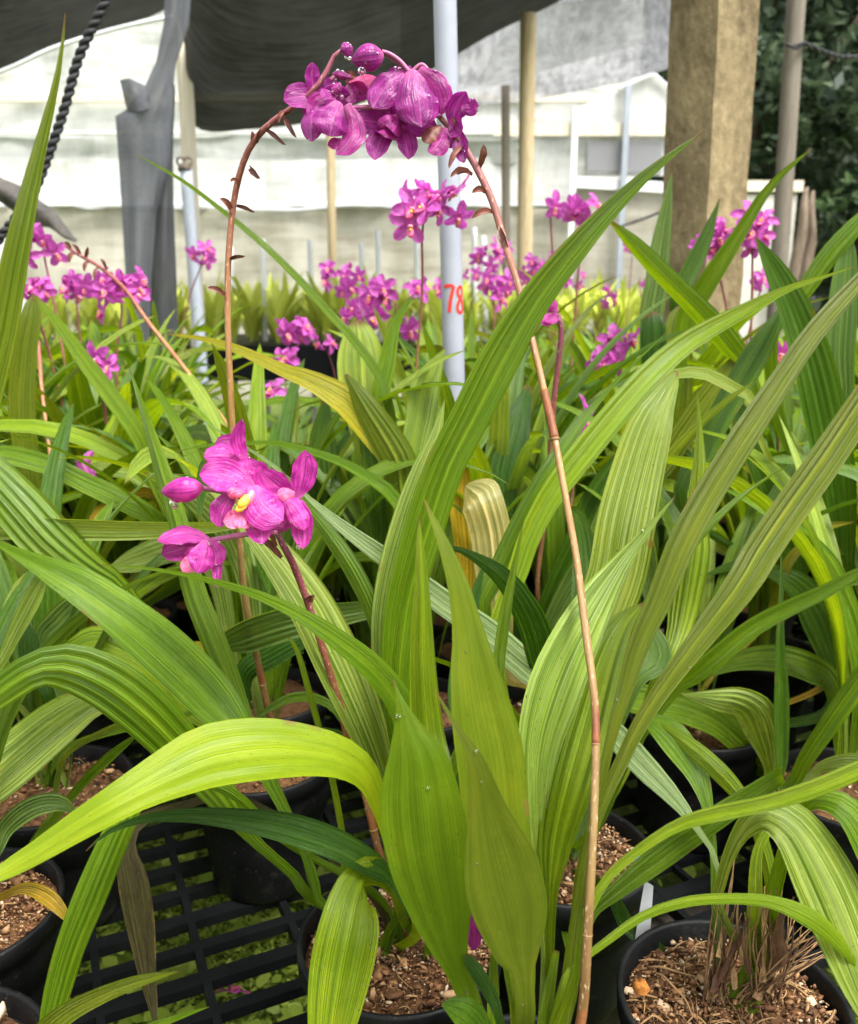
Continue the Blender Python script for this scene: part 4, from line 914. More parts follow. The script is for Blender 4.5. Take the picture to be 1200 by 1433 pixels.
flower(B, [(342, 650, 285, 640, 40, Yo + .004, Yo - .004, -.14, 25, -.45), (343, 646, 300, 622, 34, Yo + .008, Yo + .010, -.15, 20, .4, 'petaldark'), (345, 645, 338, 586, 22, Yo + .004, Yo - .004, .18, 30, .45), (348, 650, 375, 668, 30, Yo + .006, Yo + .004, 0, 15, .3)], drops=14)
flower(B, [(414, 697, 426, 630, 36, Yo, Yo - .004, -.04, 20, .4), (400, 694, 424, 768, 34, Yo - .004, Yo - .016, .14, 24, .4), (398, 692, 426, 742, 34, Yo - .010, Yo - .018, .12, -20, -.5, 'petal', .05), (410, 692, 364, 658, 44, Yo - .002, Yo - .008, .08, -18, .3), (404, 694, 395, 745, 34, Yo + .004, Yo - .004, -.06, 20, .3)],
       [(412, 690, 388, 692, 20, Yo - .010, Yo - .014, 0, 10, -.5, 'lip')], drops=20)
flower(B, [(294, 756, 220, 757, 26, Yo - .008, Yo - .016, -.16, 35, -.35), (292, 760, 226, 776, 36, Yo - .002, Yo - .006, -.02, 14, .45, 'petaldark'), (290, 756, 276, 802, 38, Yo - .014, Yo - .026, .04, -15, -.45, 'petal', .08), (295, 758, 303, 822, 15, Yo - .008, Yo - .018, .08, 30, .4), (292, 756, 300, 792, 28, Yo - .012, Yo - .016, .1, 20, -.4)],
       [(282, 785, 255, 800, 24, Yo - .010, Yo - .016, -.1, 15, .3, 'lip'), (272, 768, 262, 786, 22, Yo - .012, Yo - .012, -.1, 15, -.4, 'petaldark')], drops=18)
bud(B, 255, 685, Yo - .010, 29, 18, math.pi + .12, (243, 705), 7)
pedicel(B, [(388, 745), (360, 746), (330, 750), (296, 756)], Yo - .008, 8)
pedicel(B, [(388, 745), (400, 730), (404, 705), (402, 695)], Yo - .002, 8)
pedicel(B, [(384, 742), (365, 715), (335, 695), (280, 682)], Yo + .012, 7)
pedicel(B, [(386, 742), (376, 720), (360, 700), (352, 688)], Yo - .002, 8)
mb = MB(); drop(mb, P(418, 766, Yo - .018), .0022, 1.0); drop(mb, P(243, 706, Yo - .012), .0018); drop(mb, P(366, 761, Yo - .027), .0012)
o = mb.build('water_drop', B)
flower(Fp, [(655, 1275, 662, 1330, 22, .47, .46, .1, 20, .4, 'petaldark'), (660, 1280, 650, 1325, 18, .472, .46, -.1, 20, .4)], drops=0)
# pale water beads on the broad leaves
def beads(pl, spots, Y):
    mb = MB()
    for x, y, r in spots:
        c = P(x, y, Y - .012); k = mpp(c); d = (CAM - c).normalized(); a = d.orthogonal().normalized(); b = d.cross(a)
        ellipsoid(mb, c, d * r * k * .6, a * r * k, b * r * k, M['water'], 6, 10)
    o = mb.build('water_drops', pl); o['kind'] = 'stuff'

# ------------------------------------------------------------------ mid-field plants (copies of a few)
def local_leaf(root, az, ln, wd, rr, col, drp):
    C = []; w = []; side = []
    p = Vector((math.cos(az) * .012, math.sin(az) * .012, POTH * .84)); el = R(rr.uniform(76, 88)); n = 20
    d2 = Vector((math.cos(az), math.sin(az), 0)); sv = Vector((-math.sin(az), math.cos(az), 0)); tw = rr.uniform(-.9, .9)
    for i in range(n):
        t = i / (n - 1)
        C.append(p.copy())
        q = .14 if t < .22 else .14 + .86 * math.sin(math.pi * min(1, (t - .22) / .78) ** .85) ** .8
        w.append(wd * (q if t < .5 or q > .02 else .02) * (1 if t < .995 else .05))
        e = el - drp * (max(0, t - .15) / .85) ** 1.7
        d = d2 * math.cos(e) + Vector((0, 0, math.sin(e)))
        side.append(Matrix.Rotation(tw * t, 3, d) @ sv)
        p += d * (ln / (n - 1)) + sv * (.006 * math.sin(t * 3) * tw)
    mb = MB(); blade(mb, C, w, side, M['leaf'], .3, .07, 4, 13, 0, .06, rr.randint(0, 9999))
    return mb.build('leaf', root, loc=(0, 0, 0), color=col)
for pl, nn in ((Gp, 9), (H, 8), (J, 8), (K, 8), (M1, 6), (M2, 10), (M3, 8), (M4, 6), (M5, 10), (D, 4), (C_, 3)):
    rr = random.Random(int(pl.location.x * 1000) + 5)
    for k in range(nn):
        az = R(-15 + 210 * (k + rr.uniform(.1, .9)) / nn); v = rr.uniform(.9, 1.3)
        local_leaf(pl, az, rr.uniform(.30, .50), rr.choice((1, 1, 1.4)) * rr.uniform(.018, .032), rr, tuple(c * v for c in G[rr.choice(['mid', 'lime', 'mid', 'pale', 'grey', 'dark'])]), R(rr.uniform(35, 120)))
def proto(seed):
    rr = random.Random(seed)
    t = thing('potted_orchid', (0, 0, 0), None, 'orchid')
    mb = MB(); pot_mesh(mb, Vector((0, 0, 0))); po = mb.build('pot', t)
    mb = MB(); soil_mesh(mb, Vector((0, 0, 0)), seed=seed, chips=40); so = mb.build('potting_mix'); so.parent = po
    n = rr.randint(24, 30); a0 = rr.random() * 6
    for k in range(n):
        col = G[rr.choice(['mid', 'mid', 'dark', 'lime', 'pale', 'grey', 'mid', 'olive', 'lime'])]; v = rr.uniform(.95, 1.35)
        ln = rr.uniform(.34, .62); drp = R(rr.choice([25, 45, 60, 80, 105, 125]) + rr.uniform(-10, 10))
        if drp < R(50): ln = min(ln, .50)
        local_leaf(t, a0 + k * 2.4 + rr.uniform(-.3, .3), ln, rr.choice((1, 1, 1.45)) * rr.uniform(.018, .034), rr, tuple(c * v for c in col), drp)
    return t
protos = [proto(100 + k) for k in range(7)]; used = [False] * 7
def copy_tree(o, parent=None):
    c = o.copy(); COL.objects.link(c); c.parent = parent
    for ch in o.children: copy_tree(ch, c)
    return c
MID = []
def put(x, y, rr, label, group):
    k = rr.randrange(7)
    if not used[k]: t = protos[k]; used[k] = True
    else: t = copy_tree(protos[k])
    t.location = (x, y, BZ); t.rotation_euler.z = rr.random() * 6.28; s = rr.uniform(.86, 1.10) * (1 - .05 * max(0, y - 1.2)); t.scale = (s, s, s)
    if 225 < 600 + x / y * F < 615 and y > 1.15:
        s *= .86 - .12 * min(1, (y - 1.15) / .5); t.scale = (s, s, s)
    t['o'] = (x, y, BZ); t['label'] = label; t['group'] = group
    MID.append((x, y, t)); PLANTS.append((x, y, t)); return t
rr = random.Random(77)
o0 = Vector((-.2, 1.05, 0))
for i in range(-30, 31):
    for j in range(-20, 30):
        p = o0 + ex * (i * .170) + ey * (j * .176) + Vector((rr.uniform(-.025, .025), rr.uniform(-.025, .025), 0))
        if not (.72 < p.y < 3.6): continue
        if p.y < .95 and 0 < 600 + p.x / p.y * F < 520: continue
        if abs(p.x) > .52 * p.y + .30: continue
        pxl = 600 + p.x / p.y * F
        if p.y > 1.95 and 235 < pxl < 615: continue
        if p.y > 2.4 and rr.random() < .25: continue
        if min((p.x - a) ** 2 + (p.y - b) ** 2 for a, b, _ in PLANTS) < .148 ** 2: continue
        sd = 'left of' if p.x < .03 * p.y else 'right of'
        if p.y < 1.5: lb = 'leafy orchid in black pot just behind the front plants, %s the numbered pole' % sd
        elif p.y < 2.3: lb = 'leafy orchid in the packed middle rows, %s the numbered pole' % sd
        else: lb = 'leafy orchid in the far rows before the plastic wall, %s the numbered pole' % sd
        put(p.x, p.y, rr, lb, 'leafy orchids packed in rows on the bench')
for x, y in ((-.62, .78), (.66, .80), (.47, .60)):
    pass

# ------------------------------------------------------------------ flower clusters of the mid field
def flower_proto(seed, mats):
    rr = random.Random(seed); mb = MB()
    for k in range(5):
        a = math.pi / 2 + k * 2 * math.pi / 5 + rr.uniform(-.15, .15); ln = .024 * rr.uniform(.9, 1.1); el = rr.uniform(-.1, .55)
        d = Vector((math.cos(a) * math.cos(el), math.sin(a) * math.cos(el), math.sin(el))); sd = Vector((-math.sin(a), math.cos(a), 0))
        C = []; W = []
        for i in range(9):
            t = i / 8; j = max(q for q in range(len(PROF) - 1) if PROF[q][0] <= t); f = (t - PROF[j][0]) / (PROF[j + 1][0] - PROF[j][0])
            C.append(d * (ln * t) + Vector((0, 0, -.006 * t * t))); W.append(.0140 * (PROF[j][1] + (PROF[j + 1][1] - PROF[j][1]) * f))
        blade(mb, C, W, [sd] * 9, M['petalpale'], 0, .02, 2, 7, .35, .15, seed + k)
    me = mb.build('flower')
    m2 = MB(); c = Vector((0, -.004, .004))
    ellipsoid(m2, c, Vector((0, .002, .005)), Vector((.0035, 0, 0)), Vector((0, .003, 0)), M['cream'], 6, 8)
    ellipsoid(m2, Vector((0, -.009, .005)), Vector((0, .006, -.003)), Vector((.0045, 0, 0)), Vector((0, 0, .0025)), M['lip'], 6, 8)
    ellipsoid(m2, Vector((0, -.006, .007)), Vector((.0018, 0, 0)), Vector((0, .0018, 0)), Vector((0, 0, .0018)), M['yellow'], 5, 7)
    q = m2.build('lip'); q.parent = me
    return me
fprot = [flower_proto(s, None) for s in (1, 2, 3, 4)]; fused = [False] * 4
mbb = MB(); ellipsoid(mbb, Vector((0, 0, 0)), Vector((0, 0, .010)), Vector((.0062, 0, 0)), Vector((0, .0062, 0)), M['petaldark'], 8, 10, .1)
budp = mbb.build('bud'); bused = [False]
def cluster(x, y, Y, spread, n, label, lean=(0, 0), stemfrom=None, seed=0, nb=2, size=1.0):
    rr = random.Random(int(x * 13 + y * 7)); c = P(x, y, Y); spread *= 1.12; size *= 1.12
    bx, by = (c.x, c.y) if stemfrom is None else stemfrom
    pl = min(PLANTS, key=lambda q: (q[0] - bx) ** 2 + (q[1] - by) ** 2)[2]
    if label: pl['label'] = label; pl['group'] = 'potted orchids standing on the bench'
    inv = Matrix.LocRotScale(pl.location, pl.rotation_euler, pl.scale).inverted()
    b = Vector(pl.location) + Vector((rr.uniform(-.02, .02), rr.uniform(-.02, .02), POTH * .8))
    s = spread * mpp(c)
    top = c + Vector((lean[0] * .5 * s, 0, .25 * s))
    b.x = b.x if stemfrom is None else bx
    pts = [b, b.lerp(c, .33) + Vector((0, 0, .05)), b.lerp(c, .72) + Vector((0, 0, .05)), c - Vector((lean[0] * s, 0, s * .6)), top]
    mb = MB(); C = tube(mb, [inv @ q for q in pts], [.0026, .0024, .0022, .0018, .0010], M['stalk'], 7, 30)
    mb.build('flower_stalk', pl, loc=(0, 0, 0), color=(.8, .7, .75))
    inv3 = inv.to_quaternion()
    n = int(n * 1.35 + .5) if n > 2 else n
    for k in range(n):
        fi = rr.randrange(4)
        o = fprot[fi] if not fused[fi] else copy_tree(fprot[fi])
        fused[fi] = True
        o.parent = pl
        off = Vector((rr.uniform(-1, 1), rr.uniform(-.7, .5), rr.uniform(-.8, .8))) * s * .74
        o.location = inv @ (c + off)
        d = Vector((off.x * 8 / (s + .001) * .1 + rr.gauss(0, .6), -1 + rr.gauss(0, .5), rr.gauss(-.05, .5))).normalized()
        q = d.to_track_quat('Z', 'Y'); o.rotation_mode = 'QUATERNION'
        from mathutils import Quaternion
        q = q @ Quaternion((0, 0, 1), rr.gauss(0, .4)); o.rotation_quaternion = inv3 @ q
        z = size * rr.uniform(.72, 1.08) / pl.scale[0]; o.scale = (z, z, z * rr.uniform(.8, 1.6))
    for k in range(nb):
        o = budp if not bused[0] else copy_tree(budp)
        bused[0] = True; o.parent = pl
        o.location = inv @ (top + Vector((rr.uniform(-.4, .4), rr.uniform(-.3, .3), rr.uniform(-.2, .3))) * s)
        o.rotation_euler = (rr.uniform(-1, 1), rr.uniform(-1, 1), 0); o.scale = (.8 / pl.scale[0],) * 3
CL = [
 (607, 282, 1.20, 46, 8, 'orchid whose magenta cluster hangs right before the grey numbered pole', (.3, 0), (-.055, 1.2)),
 (60, 342, 1.5, 26, 4, 'orchid with a pink cluster behind the tall leaf at the left edge'),
 (42, 405, 1.35, 22, 4, None),
 (105, 405, 1.6, 24, 4, None),
 (168, 415, 1.42, 38, 8, 'orchid with a full magenta cluster before the grey draped netting'),
 (137, 502, 1.2, 18, 3, 'orchid with one low pink bloom, among leaves at middle left'),
 (282, 352, 2.3, 22, 3, 'orchid with a small magenta bloom beside the grey steel pipe'),
 (482, 388, 2.0, 30, 5, 'orchid with magenta cluster before the lime green bed'),
 (500, 432, 1.7, 24, 4, None),
 (552, 432, 1.45, 42, 7, 'orchid with wide bright pink cluster left of pole number'),
 (415, 460, 1.7, 22, 4, 'orchid with pink cluster low before the lime bed'),
 (455, 476, 1.75, 12, 2, None),
 (398, 506, 1.6, 12, 2, None),
 (770, 290, 1.7, 14, 1, None),
 (815, 306, 1.65, 28, 5, 'orchid with magenta cluster between wooden post and concrete post'),
 (684, 358, 2.2, 22, 4, 'orchid with pink blooms just right of the numbered pole'),
 (690, 402, 2.0, 30, 5, None),
 (745, 378, 2.6, 20, 4, None), (752, 400, 3.0, 22, 3, None),
 (848, 415, 2.5, 14, 3, None), (800, 395, 3.0, 20, 3, None),
 (856, 488, 1.35, 32, 6, 'orchid with low magenta cluster among leaves, below concrete post'),
 (1000, 335, 1.45, 28, 5, 'orchid with magenta clusters in front of the concrete post'),
 (1055, 325, 1.42, 38, 7, None),
 (1066, 392, 1.8, 14, 2, None), (1085, 497, 1.3, 16, 2, 'orchid with one small bloom by the wide dark leaves'),
 (660, 380, 2.6, 14, 2, None), (540, 400, 2.6, 16, 2, None), (620, 400, 2.4, 16, 3, None),
 (720, 440, 1.9, 10, 1, None), (812, 582, 1.1, 8, 1, None), (378, 545, 1.3, 6, 1, None), (128, 662, 1.05, 7, 1, None),
 (885, 350, 3.2, 9, 1, None), (895, 390, 3.3, 14, 2, None), (760, 362, 3.4, 18, 3, None), (700, 345, 3.4, 14, 2, None), (930, 410, 3.0, 14, 2, None),
 (980, 375, 3.3, 14, 2, None),
]
for x, y, Y, sp, n, lb, *ex_ in CL: cluster(x, y, Y, sp, n, lb, *ex_, nb=2 if n > 3 else 0, size=1.0)
# drooping bud cluster on its own dark stalk behind the leaning one
stalk(M5, [(752, 830, 8), (765, 700, 8), (774, 570, 9), (782, 500, 9), (785, 460, 9), (780, 440, 8)], (1.0, 1.0), True, (.7, .5, .6))
flower(M5, [(782, 440, 752, 444, 18, 1.0, .99, .1, 20, -.4), (780, 436, 760, 420, 20, 1.0, .995, -.1, 20, -.4, 'petaldark'), (778, 438, 768, 412, 18, 1.0, 1.0, .1, 20, -.4), (782, 440, 762, 450, 14, 1.0, .99, .1, 20, .4, 'petaldark')], drops=0, label='half-open drooping bloom')
# spent stalk with brown bracts, arching left
stalk(M1, [(330, 610, 7), (300, 570, 7), (250, 505, 7), (205, 448, 7), (175, 405, 6), (140, 374, 6), (112, 358, 5), (92, 345, 4)], (1.12, 1.3), True, (1.1, 1.0, .8), (), [(118, 362, 122, 345, 6), (125, 366, 118, 380, 6), (138, 374, 132, 392, 5), (148, 378, 140, 362, 5), (105, 354, 97, 368, 7), (98, 350, 88, 340, 7), (112, 358, 100, 342, 6)])
stalk(M2, [(60, 560, 6), (55, 500, 6), (50, 460, 6), (44, 420, 5)], (1.2, 1.34), True, (1.1, 1, .9))

# ------------------------------------------------------------------ poles, posts
def post_from(name, label, cat, x0, y0, x1, y1, Y, wpx, mat, sides=14, square=False, to_ground=True, ztop=None, group=None):
    a = P(x0, y0, Y); b = P(x1, y1, Y); d = (a - b).normalized()
    k = mpp((a + b) / 2); r = wpx * k / 2
    bot = b + d * ((0.0 - b.z) / d.z) if to_ground else b
    mb = MB()
    if square:
        L_ = (a - bot).length; E3 = Vector((0, 0, 1)).rotation_difference(d).to_matrix() @ Matrix.Rotation(R(33), 3, 'Z')
        nseg = 24; vs = []; s = r / 1.02
        for i in range(nseg + 1):
            for (dx, dy) in ((-1, -1), (0, -1), (1, -1), (1, 0), (1, 1), (0, 1), (-1, 1), (-1, 0)):
                p = bot + d * (L_ * i / nseg) + E3 @ Vector((dx * s * (1 - .04 * (abs(dx) + abs(dy) > 1)), dy * s * (1 - .04 * (abs(dx) + abs(dy) > 1)), 0))
                vs.append(p + Vector((noise.noise(p * 9), noise.noise(p * 9 + Vector((5, 0, 0))), 0)) * s * .06)
        fs, us = grid_faces(nseg + 1, 8, True); fs.append(tuple(nseg * 8 + j for j in range(8))); us.append(tuple((0, 0) for _ in range(8)))
        mb.add(vs, fs, us, M[mat])
    else:
        tube(mb, [bot, bot.lerp(a, .33), bot.lerp(a, .66), a], [r] * 4, M[mat], sides, 20)
    o = mb.build(name, None, bot, smooth=not square)
    tag(o, label, cat, group); return o, bot, a, r

# numbered pvc pole
a = P(619, -130, 1.32); b = P(636, 560, 1.32); d = (a - b).normalized(); bot = b - d * (b.z / d.z); r = 31 * mpp(P(628, 300, 1.32)) / 2
pole = thing('numbered_pole', bot, 'slim pale grey plastic pole with red hand-painted number 78', 'pole')
mb = MB(); tube(mb, [bot, bot.lerp(a, .3), bot.lerp(a, .7), a], [r] * 4, M['pvc'], 24, 20); mb.build('pipe', pole)
def painted(strokes, x0, y0, sx, sy, wd):
    mb = MB()
    for st in strokes:
        S = catmull([(u, v, 0.0) for u, v in st], 26); vs = []
        for i, (u, v, _) in enumerate(S):
            j = min(len(S) - 1, i + 1); h = max(0, i - 1)
            tx, ty = S[j][0] - S[h][0], S[j][1] - S[h][1]; ln = math.hypot(tx * sx, ty * sy) + 1e-9
            nx, ny = -ty * sy / ln, tx * sx / ln
            for e in (-1, 1):
                px = x0 + u * sx + nx * e * wd; py = y0 + v * sy + ny * e * wd
                # wrap the photo-plane offset round the pole
                q = P(628, py, 1.32); ax = b + d * ((q.z - b.z) / d.z)
                lat = (px - (619 + (py + 130) * 17 / 690)) * mpp(ax); th = max(-1.5, min(1.5, lat / r))
                vs.append(ax + RT * (math.sin(th) * (r + .0007)) - Vector((0, 1, 0)) * (math.cos(th) * (r + .0007)))
        fs, us = grid_faces(len(S), 2); mb.add(vs, fs, us, M['red'])
    mb.build('painted_number', pole)
painted([[(0, .04), (.25, .02), (.6, .0), (.95, .03)], [(.95, .03), (.78, .3), (.62, .65), (.55, 1.0)]], 620, 400, 15, 37, 2.3)
painted([[(.75, .12), (.5, .0), (.2, .12), (.25, .35), (.6, .5), (.85, .72), (.7, .97), (.35, 1.0), (.15, .8), (.4, .52), (.72, .33), (.75, .12)]], 637, 401, 15, 36, 2.2)

post_from('concrete_post', 'thick square weathered concrete post, yellowish, leaning slightly', 'post', 1008, -160, 978, 430, 2.2, 88, 'concrete', square=True)
post_from('wooden_post', 'round pale wooden post under the grey net, right of numbered pole', 'post', 739, 20, 733, 400, 5.0, 22, 'wood')
post_from('wooden_post', 'thin dark post just left of the round pale wooden one', 'post', 707, 120, 708, 380, 6.2, 12, 'oldwood')
post_from('wooden_post', 'thin brown post standing before white wall, left of the pole', 'post', 461, 120, 465, 390, 6.0, 12, 'wood')
post_from('wooden_post', 'cream painted square post right of the grey draped netting', 'post', 248, -100, 276, 450, 4.6, 18, 'creamwood', square=True)
post_from('grey_post', 'tall dark grey post in front of the trees, rope tied round it', 'post', 1122, -120, 1092, 335, 4.0, 25, 'oldwood')
po, bot, top, r = post_from('steel_pipe', 'short blue grey steel pipe with a rusty ring clamp on top', 'pipe', 260, 238, 277, 455, 3.4, 17, 'steel')
mb = MB(); c = P(258, 226, 3.4); k = mpp(c)
for e in (-1, 1):
    pts = [c + RT * (e * 5 * k + math.cos(t) * 5.5 * k) + UP * (math.sin(t) * 5.5 * k) + FW * (math.sin(t * 2) * 2 * k) for t in [i * 2 * math.pi / 12 for i in range(13)]]
    tube(mb, pts, 1.8 * k, M['rust'], 6, 40)
tube(mb, [c - UP * 13 * k, c - UP * 6 * k], 9.2 * k, M['rust'], 14, 5)
q = mb.build('ring_clamp', None, bot); q.parent = po; q.location = (0, 0, 0)
# thin white canes standing in the lime bed
for x, yt in ((322, 345), (367, 335), (433, 335), (505, 340), (528, 322), (582, 335), (663, 318), (676, 330)):
    post_from('white_cane', 'thin white plastic cane standing in the lime green bed', 'cane', x, yt, x + 2, 400, 5.6, 7.5, 'whitepvc', 8, group='white canes in the lime green bed')

# rope
def twisted(name, label, pts, r, turns, cat='rope', strands=2):
    S = catmull([tuple(p) for p in pts], 320); mb = MB()
    for s in range(strands):
        q = []
        for i, p in enumerate(S):
            p = Vector(p); t = (Vector(S[min(319, i + 1)]) - Vector(S[max(0, i - 1)])).normalized(); a = t.orthogonal().normalized()
            a = (Vector((0, 1, 0)) - t * t.y).normalized(); b_ = t.cross(a); w = 2 * math.pi * (turns * i / 319 + s / strands)
            q.append(p + (a * math.cos(w) + b_ * math.sin(w)) * r * .55)
        tube(mb, q, r * .62, M["rope"], 7, 700)
    o = mb.build(name); tag(o, label, cat); return o
twisted('black_rope', 'black twisted rope slanting down at the upper left', [P(165, -60, 1.6), P(148, 0, 1.6), P(112, 75, 1.6), P(92, 145, 1.6), P(72, 205, 1.6), P(45, 270, 1.6), P(0, 332, 1.6), P(-60, 400, 1.6), P(-300, 640, 1.6), P(-520, 860, 1.6)], .0078, 50)
o = twisted('thin_rope', 'thin slack rope tied round the grey post before the trees', [P(1100, 62, 3.95), P(1114, 66, 3.93), P(1127, 62, 3.95), P(1150, 72, 4.1), P(1180, 80, 4.4), P(1230, 78, 4.8)], .010, 6)

# ------------------------------------------------------------------ nets and sheets
def netobj(name, label, rows, mat, cat='net', rip=.03, nu=22, nv=22, freq=3.0, seed=0):
    mb = MB(); sheet(mb, [[P(*p) for p in r] for r in rows], M[mat], nu, nv, rip, seed, freq)
    o = mb.build(name); tag(o, label, cat); return o
netobj('shade_net', 'large sagging black shade net overhead, behind the flower cluster',
       [[(262, 60, 4.6), (268, 172, 4.9), (350, 180, 5.2), (430, 172, 5.4), (520, 140, 5.5), (600, 100, 5.5), (690, 48, 5.4), (800, -8, 5.2)],
        [(240, -20, 4.0), (300, 60, 4.3), (380, 80, 4.5), (450, 75, 4.6), (520, 55, 4.7), (600, 25, 4.7), (690, -20, 4.6), (800, -60, 4.5)],
        [(230, -150, 3.2), (300, -100, 3.3), (380, -90, 3.4), (450, -90, 3.4), (520, -100, 3.4), (600, -110, 3.4), (690, -130, 3.4), (800, -150, 3.4)]], 'net', nu=40, nv=24)
netobj('grey_net', 'lighter grey translucent shade net sagging between the poles at upper right',
       [[(560, 150, 6.6), (650, 150, 6.8), (760, 138, 6.9), (860, 117, 6.9), (940, 95, 6.8), (1010, 70, 6.6)],
        [(560, 110, 6.0), (650, 80, 6.0), (760, 70, 6.1), (860, 60, 6.1), (940, 45, 6.0), (1010, 25, 6.0)],
        [(560, -20, 5.6), (650, -30, 5.6), (760, -40, 5.6), (860, -40, 5.6), (940, -50, 5.6), (1010, -60, 5.6)]], 'lightnet', nu=30, nv=24)
def disc_net():
    # a pale overlapping patch of net with a round edge
    mb = MB(); rows = []
    for i in range(10):
        t = i / 9; rows.append([])
        for j in range(9):
            u = -1 + 2 * j / 8; a = math.pi * (.5 + .5 * u)
            x = 790 - 115 * math.cos(a) * (.15 + .85 * t); yb = 92 - .28 * (x - 680)
            rows[-1].append(P(x, yb + 30 - (112 * math.sin(a)) * t * .85, 5.85 - .1 * t))
    sheet(mb, rows, M['palenet'], 24, 16, .01, 3, 3)
    o = mb.build('net_patch'); tag(o, 'pale round-edged patch of net overlapping the grey net', 'net')
disc_net()
netobj('shade_net', 'dark shade net in the top left corner above the plastic hoop',
       [[(-120, 130, 6.2), (0, 97, 6.2), (70, 66, 6.2), (150, 40, 6.2), (206, 26, 6.2), (240, 8, 6.2)],
        [(-120, 20, 5.4), (0, 5, 5.4), (70, -10, 5.4), (150, -20, 5.4), (206, -25, 5.4), (250, -30, 5.4)],
        [(-120, -120, 4.4), (0, -130, 4.4), (70, -130, 4.4), (150, -130, 4.4), (206, -130, 4.4), (260, -130, 4.4)]], 'net')
mb = MB(); tube(mb, [P(-120, 134, 6.3), P(0, 100, 6.3), P(70, 69, 6.3), P(150, 43, 6.3), P(206, 30, 6.3), P(250, 22, 6.3)], .014, M['whitepvc'], 8)
o = mb.build('plastic_hoop'); tag(o, 'thin white curved hoop edging the dark corner net', 'hoop')

# grey draped netting column
def drape():
    t = thing('draped_netting', P(210, 450, 3.1), 'grey torn netting hanging in a tall drape beside the cream post', 'netting')
    bot = t.location
    rows = [[(232, -40, 3.13), (244, -40, 3.12), (256, -40, 3.12), (269, -40, 3.13)], [(230, 30, 3.13), (241, 30, 3.11), (252, 30, 3.12), (264, 36, 3.13)],
            [(219, 85, 3.13), (228, 86, 3.11), (237, 88, 3.12), (246, 90, 3.13)], [(203, 119, 3.12), (216, 119, 3.10), (230, 119, 3.11), (243, 120, 3.13)],
            [(178, 152, 3.12), (200, 150, 3.09), (222, 150, 3.10), (242, 150, 3.12)],
            [(160, 164, 3.12), (190, 166, 3.09), (215, 168, 3.10), (241, 170, 3.12)], [(165, 240, 3.13), (190, 245, 3.09), (222, 235, 3.10), (238, 225, 3.12)],
            [(170, 310, 3.13), (190, 310, 3.08), (208, 310, 3.09), (218, 300, 3.12)], [(176, 400, 3.13), (190, 400, 3.08), (202, 400, 3.09), (210, 400, 3.12)], [(182, 520, 3.13), (192, 520, 3.09), (200, 520, 3.09), (208, 520, 3.12)]]
    mb = MB(); sheet(mb, [[P(*p) for p in r] for r in rows], M['drape'], 19, 46, .022, 1, 5, lin); 
    sheet(mb, [[P(*p) for p in r] for r in [[(167, 112, 3.1), (180, 110, 3.08), (200, 119, 3.09)], [(172, 135, 3.1), (188, 130, 3.07), (206, 128, 3.09)], [(178, 158, 3.11), (196, 156, 3.065), (214, 150, 3.09)]]], M['drape'], 9, 9, .01, 1, 7, lin)
    mb.build('front_fold', t)
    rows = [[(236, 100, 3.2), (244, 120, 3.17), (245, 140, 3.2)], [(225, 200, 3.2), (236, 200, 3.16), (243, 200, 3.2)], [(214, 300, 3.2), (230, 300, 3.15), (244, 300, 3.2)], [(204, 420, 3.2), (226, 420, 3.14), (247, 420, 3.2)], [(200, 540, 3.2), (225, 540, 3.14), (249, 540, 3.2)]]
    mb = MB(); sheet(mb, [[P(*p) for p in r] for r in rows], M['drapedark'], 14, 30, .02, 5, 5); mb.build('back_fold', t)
drape()
# torn dark tarp strip, far left
mb = MB(); sheet(mb, [[P(-40, 225, 2.5), P(0, 247, 2.5), P(30, 262, 2.5), P(60, 285, 2.5), P(88, 305, 2.48), P(110, 334, 2.46)], [P(-40, 245, 2.48), P(0, 264, 2.48), P(28, 284, 2.48), P(55, 300, 2.47), P(80, 320, 2.46), P(109, 335, 2.46)], [P(-40, 262, 2.5), P(0, 282, 2.5), P(24, 298, 2.5), P(48, 318, 2.49), P(72, 322, 2.47), P(107, 336, 2.46)]], M['tarp'], 24, 10, .02, 2, 14)
o = mb.build('torn_tarp'); tag(o, 'torn dark strip of tarp pointing down right at the left edge', 'tarp')

# plastic-walled greenhouse behind
def wall():
    t = thing('plastic_greenhouse', (-1.5, 9, 0), 'long greenhouse wall of white plastic over a beige lower sheet', 'greenhouse')
    def zat(y, Y): return P(600, y, Y).z
    Y = 9.0; x0, x1 = -9.0, 2.05
    def panel(name, ya, yb, mat, xa=x0, xb=x1, dy=0.0, rip=.09):
        za, zb = (zat(ya, Y) if ya is not None else 0.0), zat(yb, Y)
        mb = MB(); sheet(mb, [[Vector((xa + (xb - xa) * i / 6, Y + dy, z)) for i in range(7)] for z in (za, (za + zb) / 2, zb)], M[mat], 90, 16, rip, ya or 0, 2.6)
        mb.build(name, t)
    panel('lower_sheet', None, 290, 'sheetbeige', dy=.02)
    panel('wall_sheet', 289, 222, 'sheet', dy=-.02)
    panel('wall_sheet', 226, 190, 'sheetgrey', dy=.03)
    panel('wall_sheet', 193, 130, 'sheet', dy=0)
    panel('wall_sheet', 133, -60, 'sheetgrey', dy=.05)
    for y, h, mt in ((287, .035, 'whitepvc'), (188, .03, 'sheet'), (141, .07, 'creamwood')):
        mb = MB(); box(mb, Vector(((x0 + x1) / 2, Y - .09, zat(y, Y))), x1 - x0, .05, h, M[mt]); mb.build('rail', t, smooth=False)
wall()
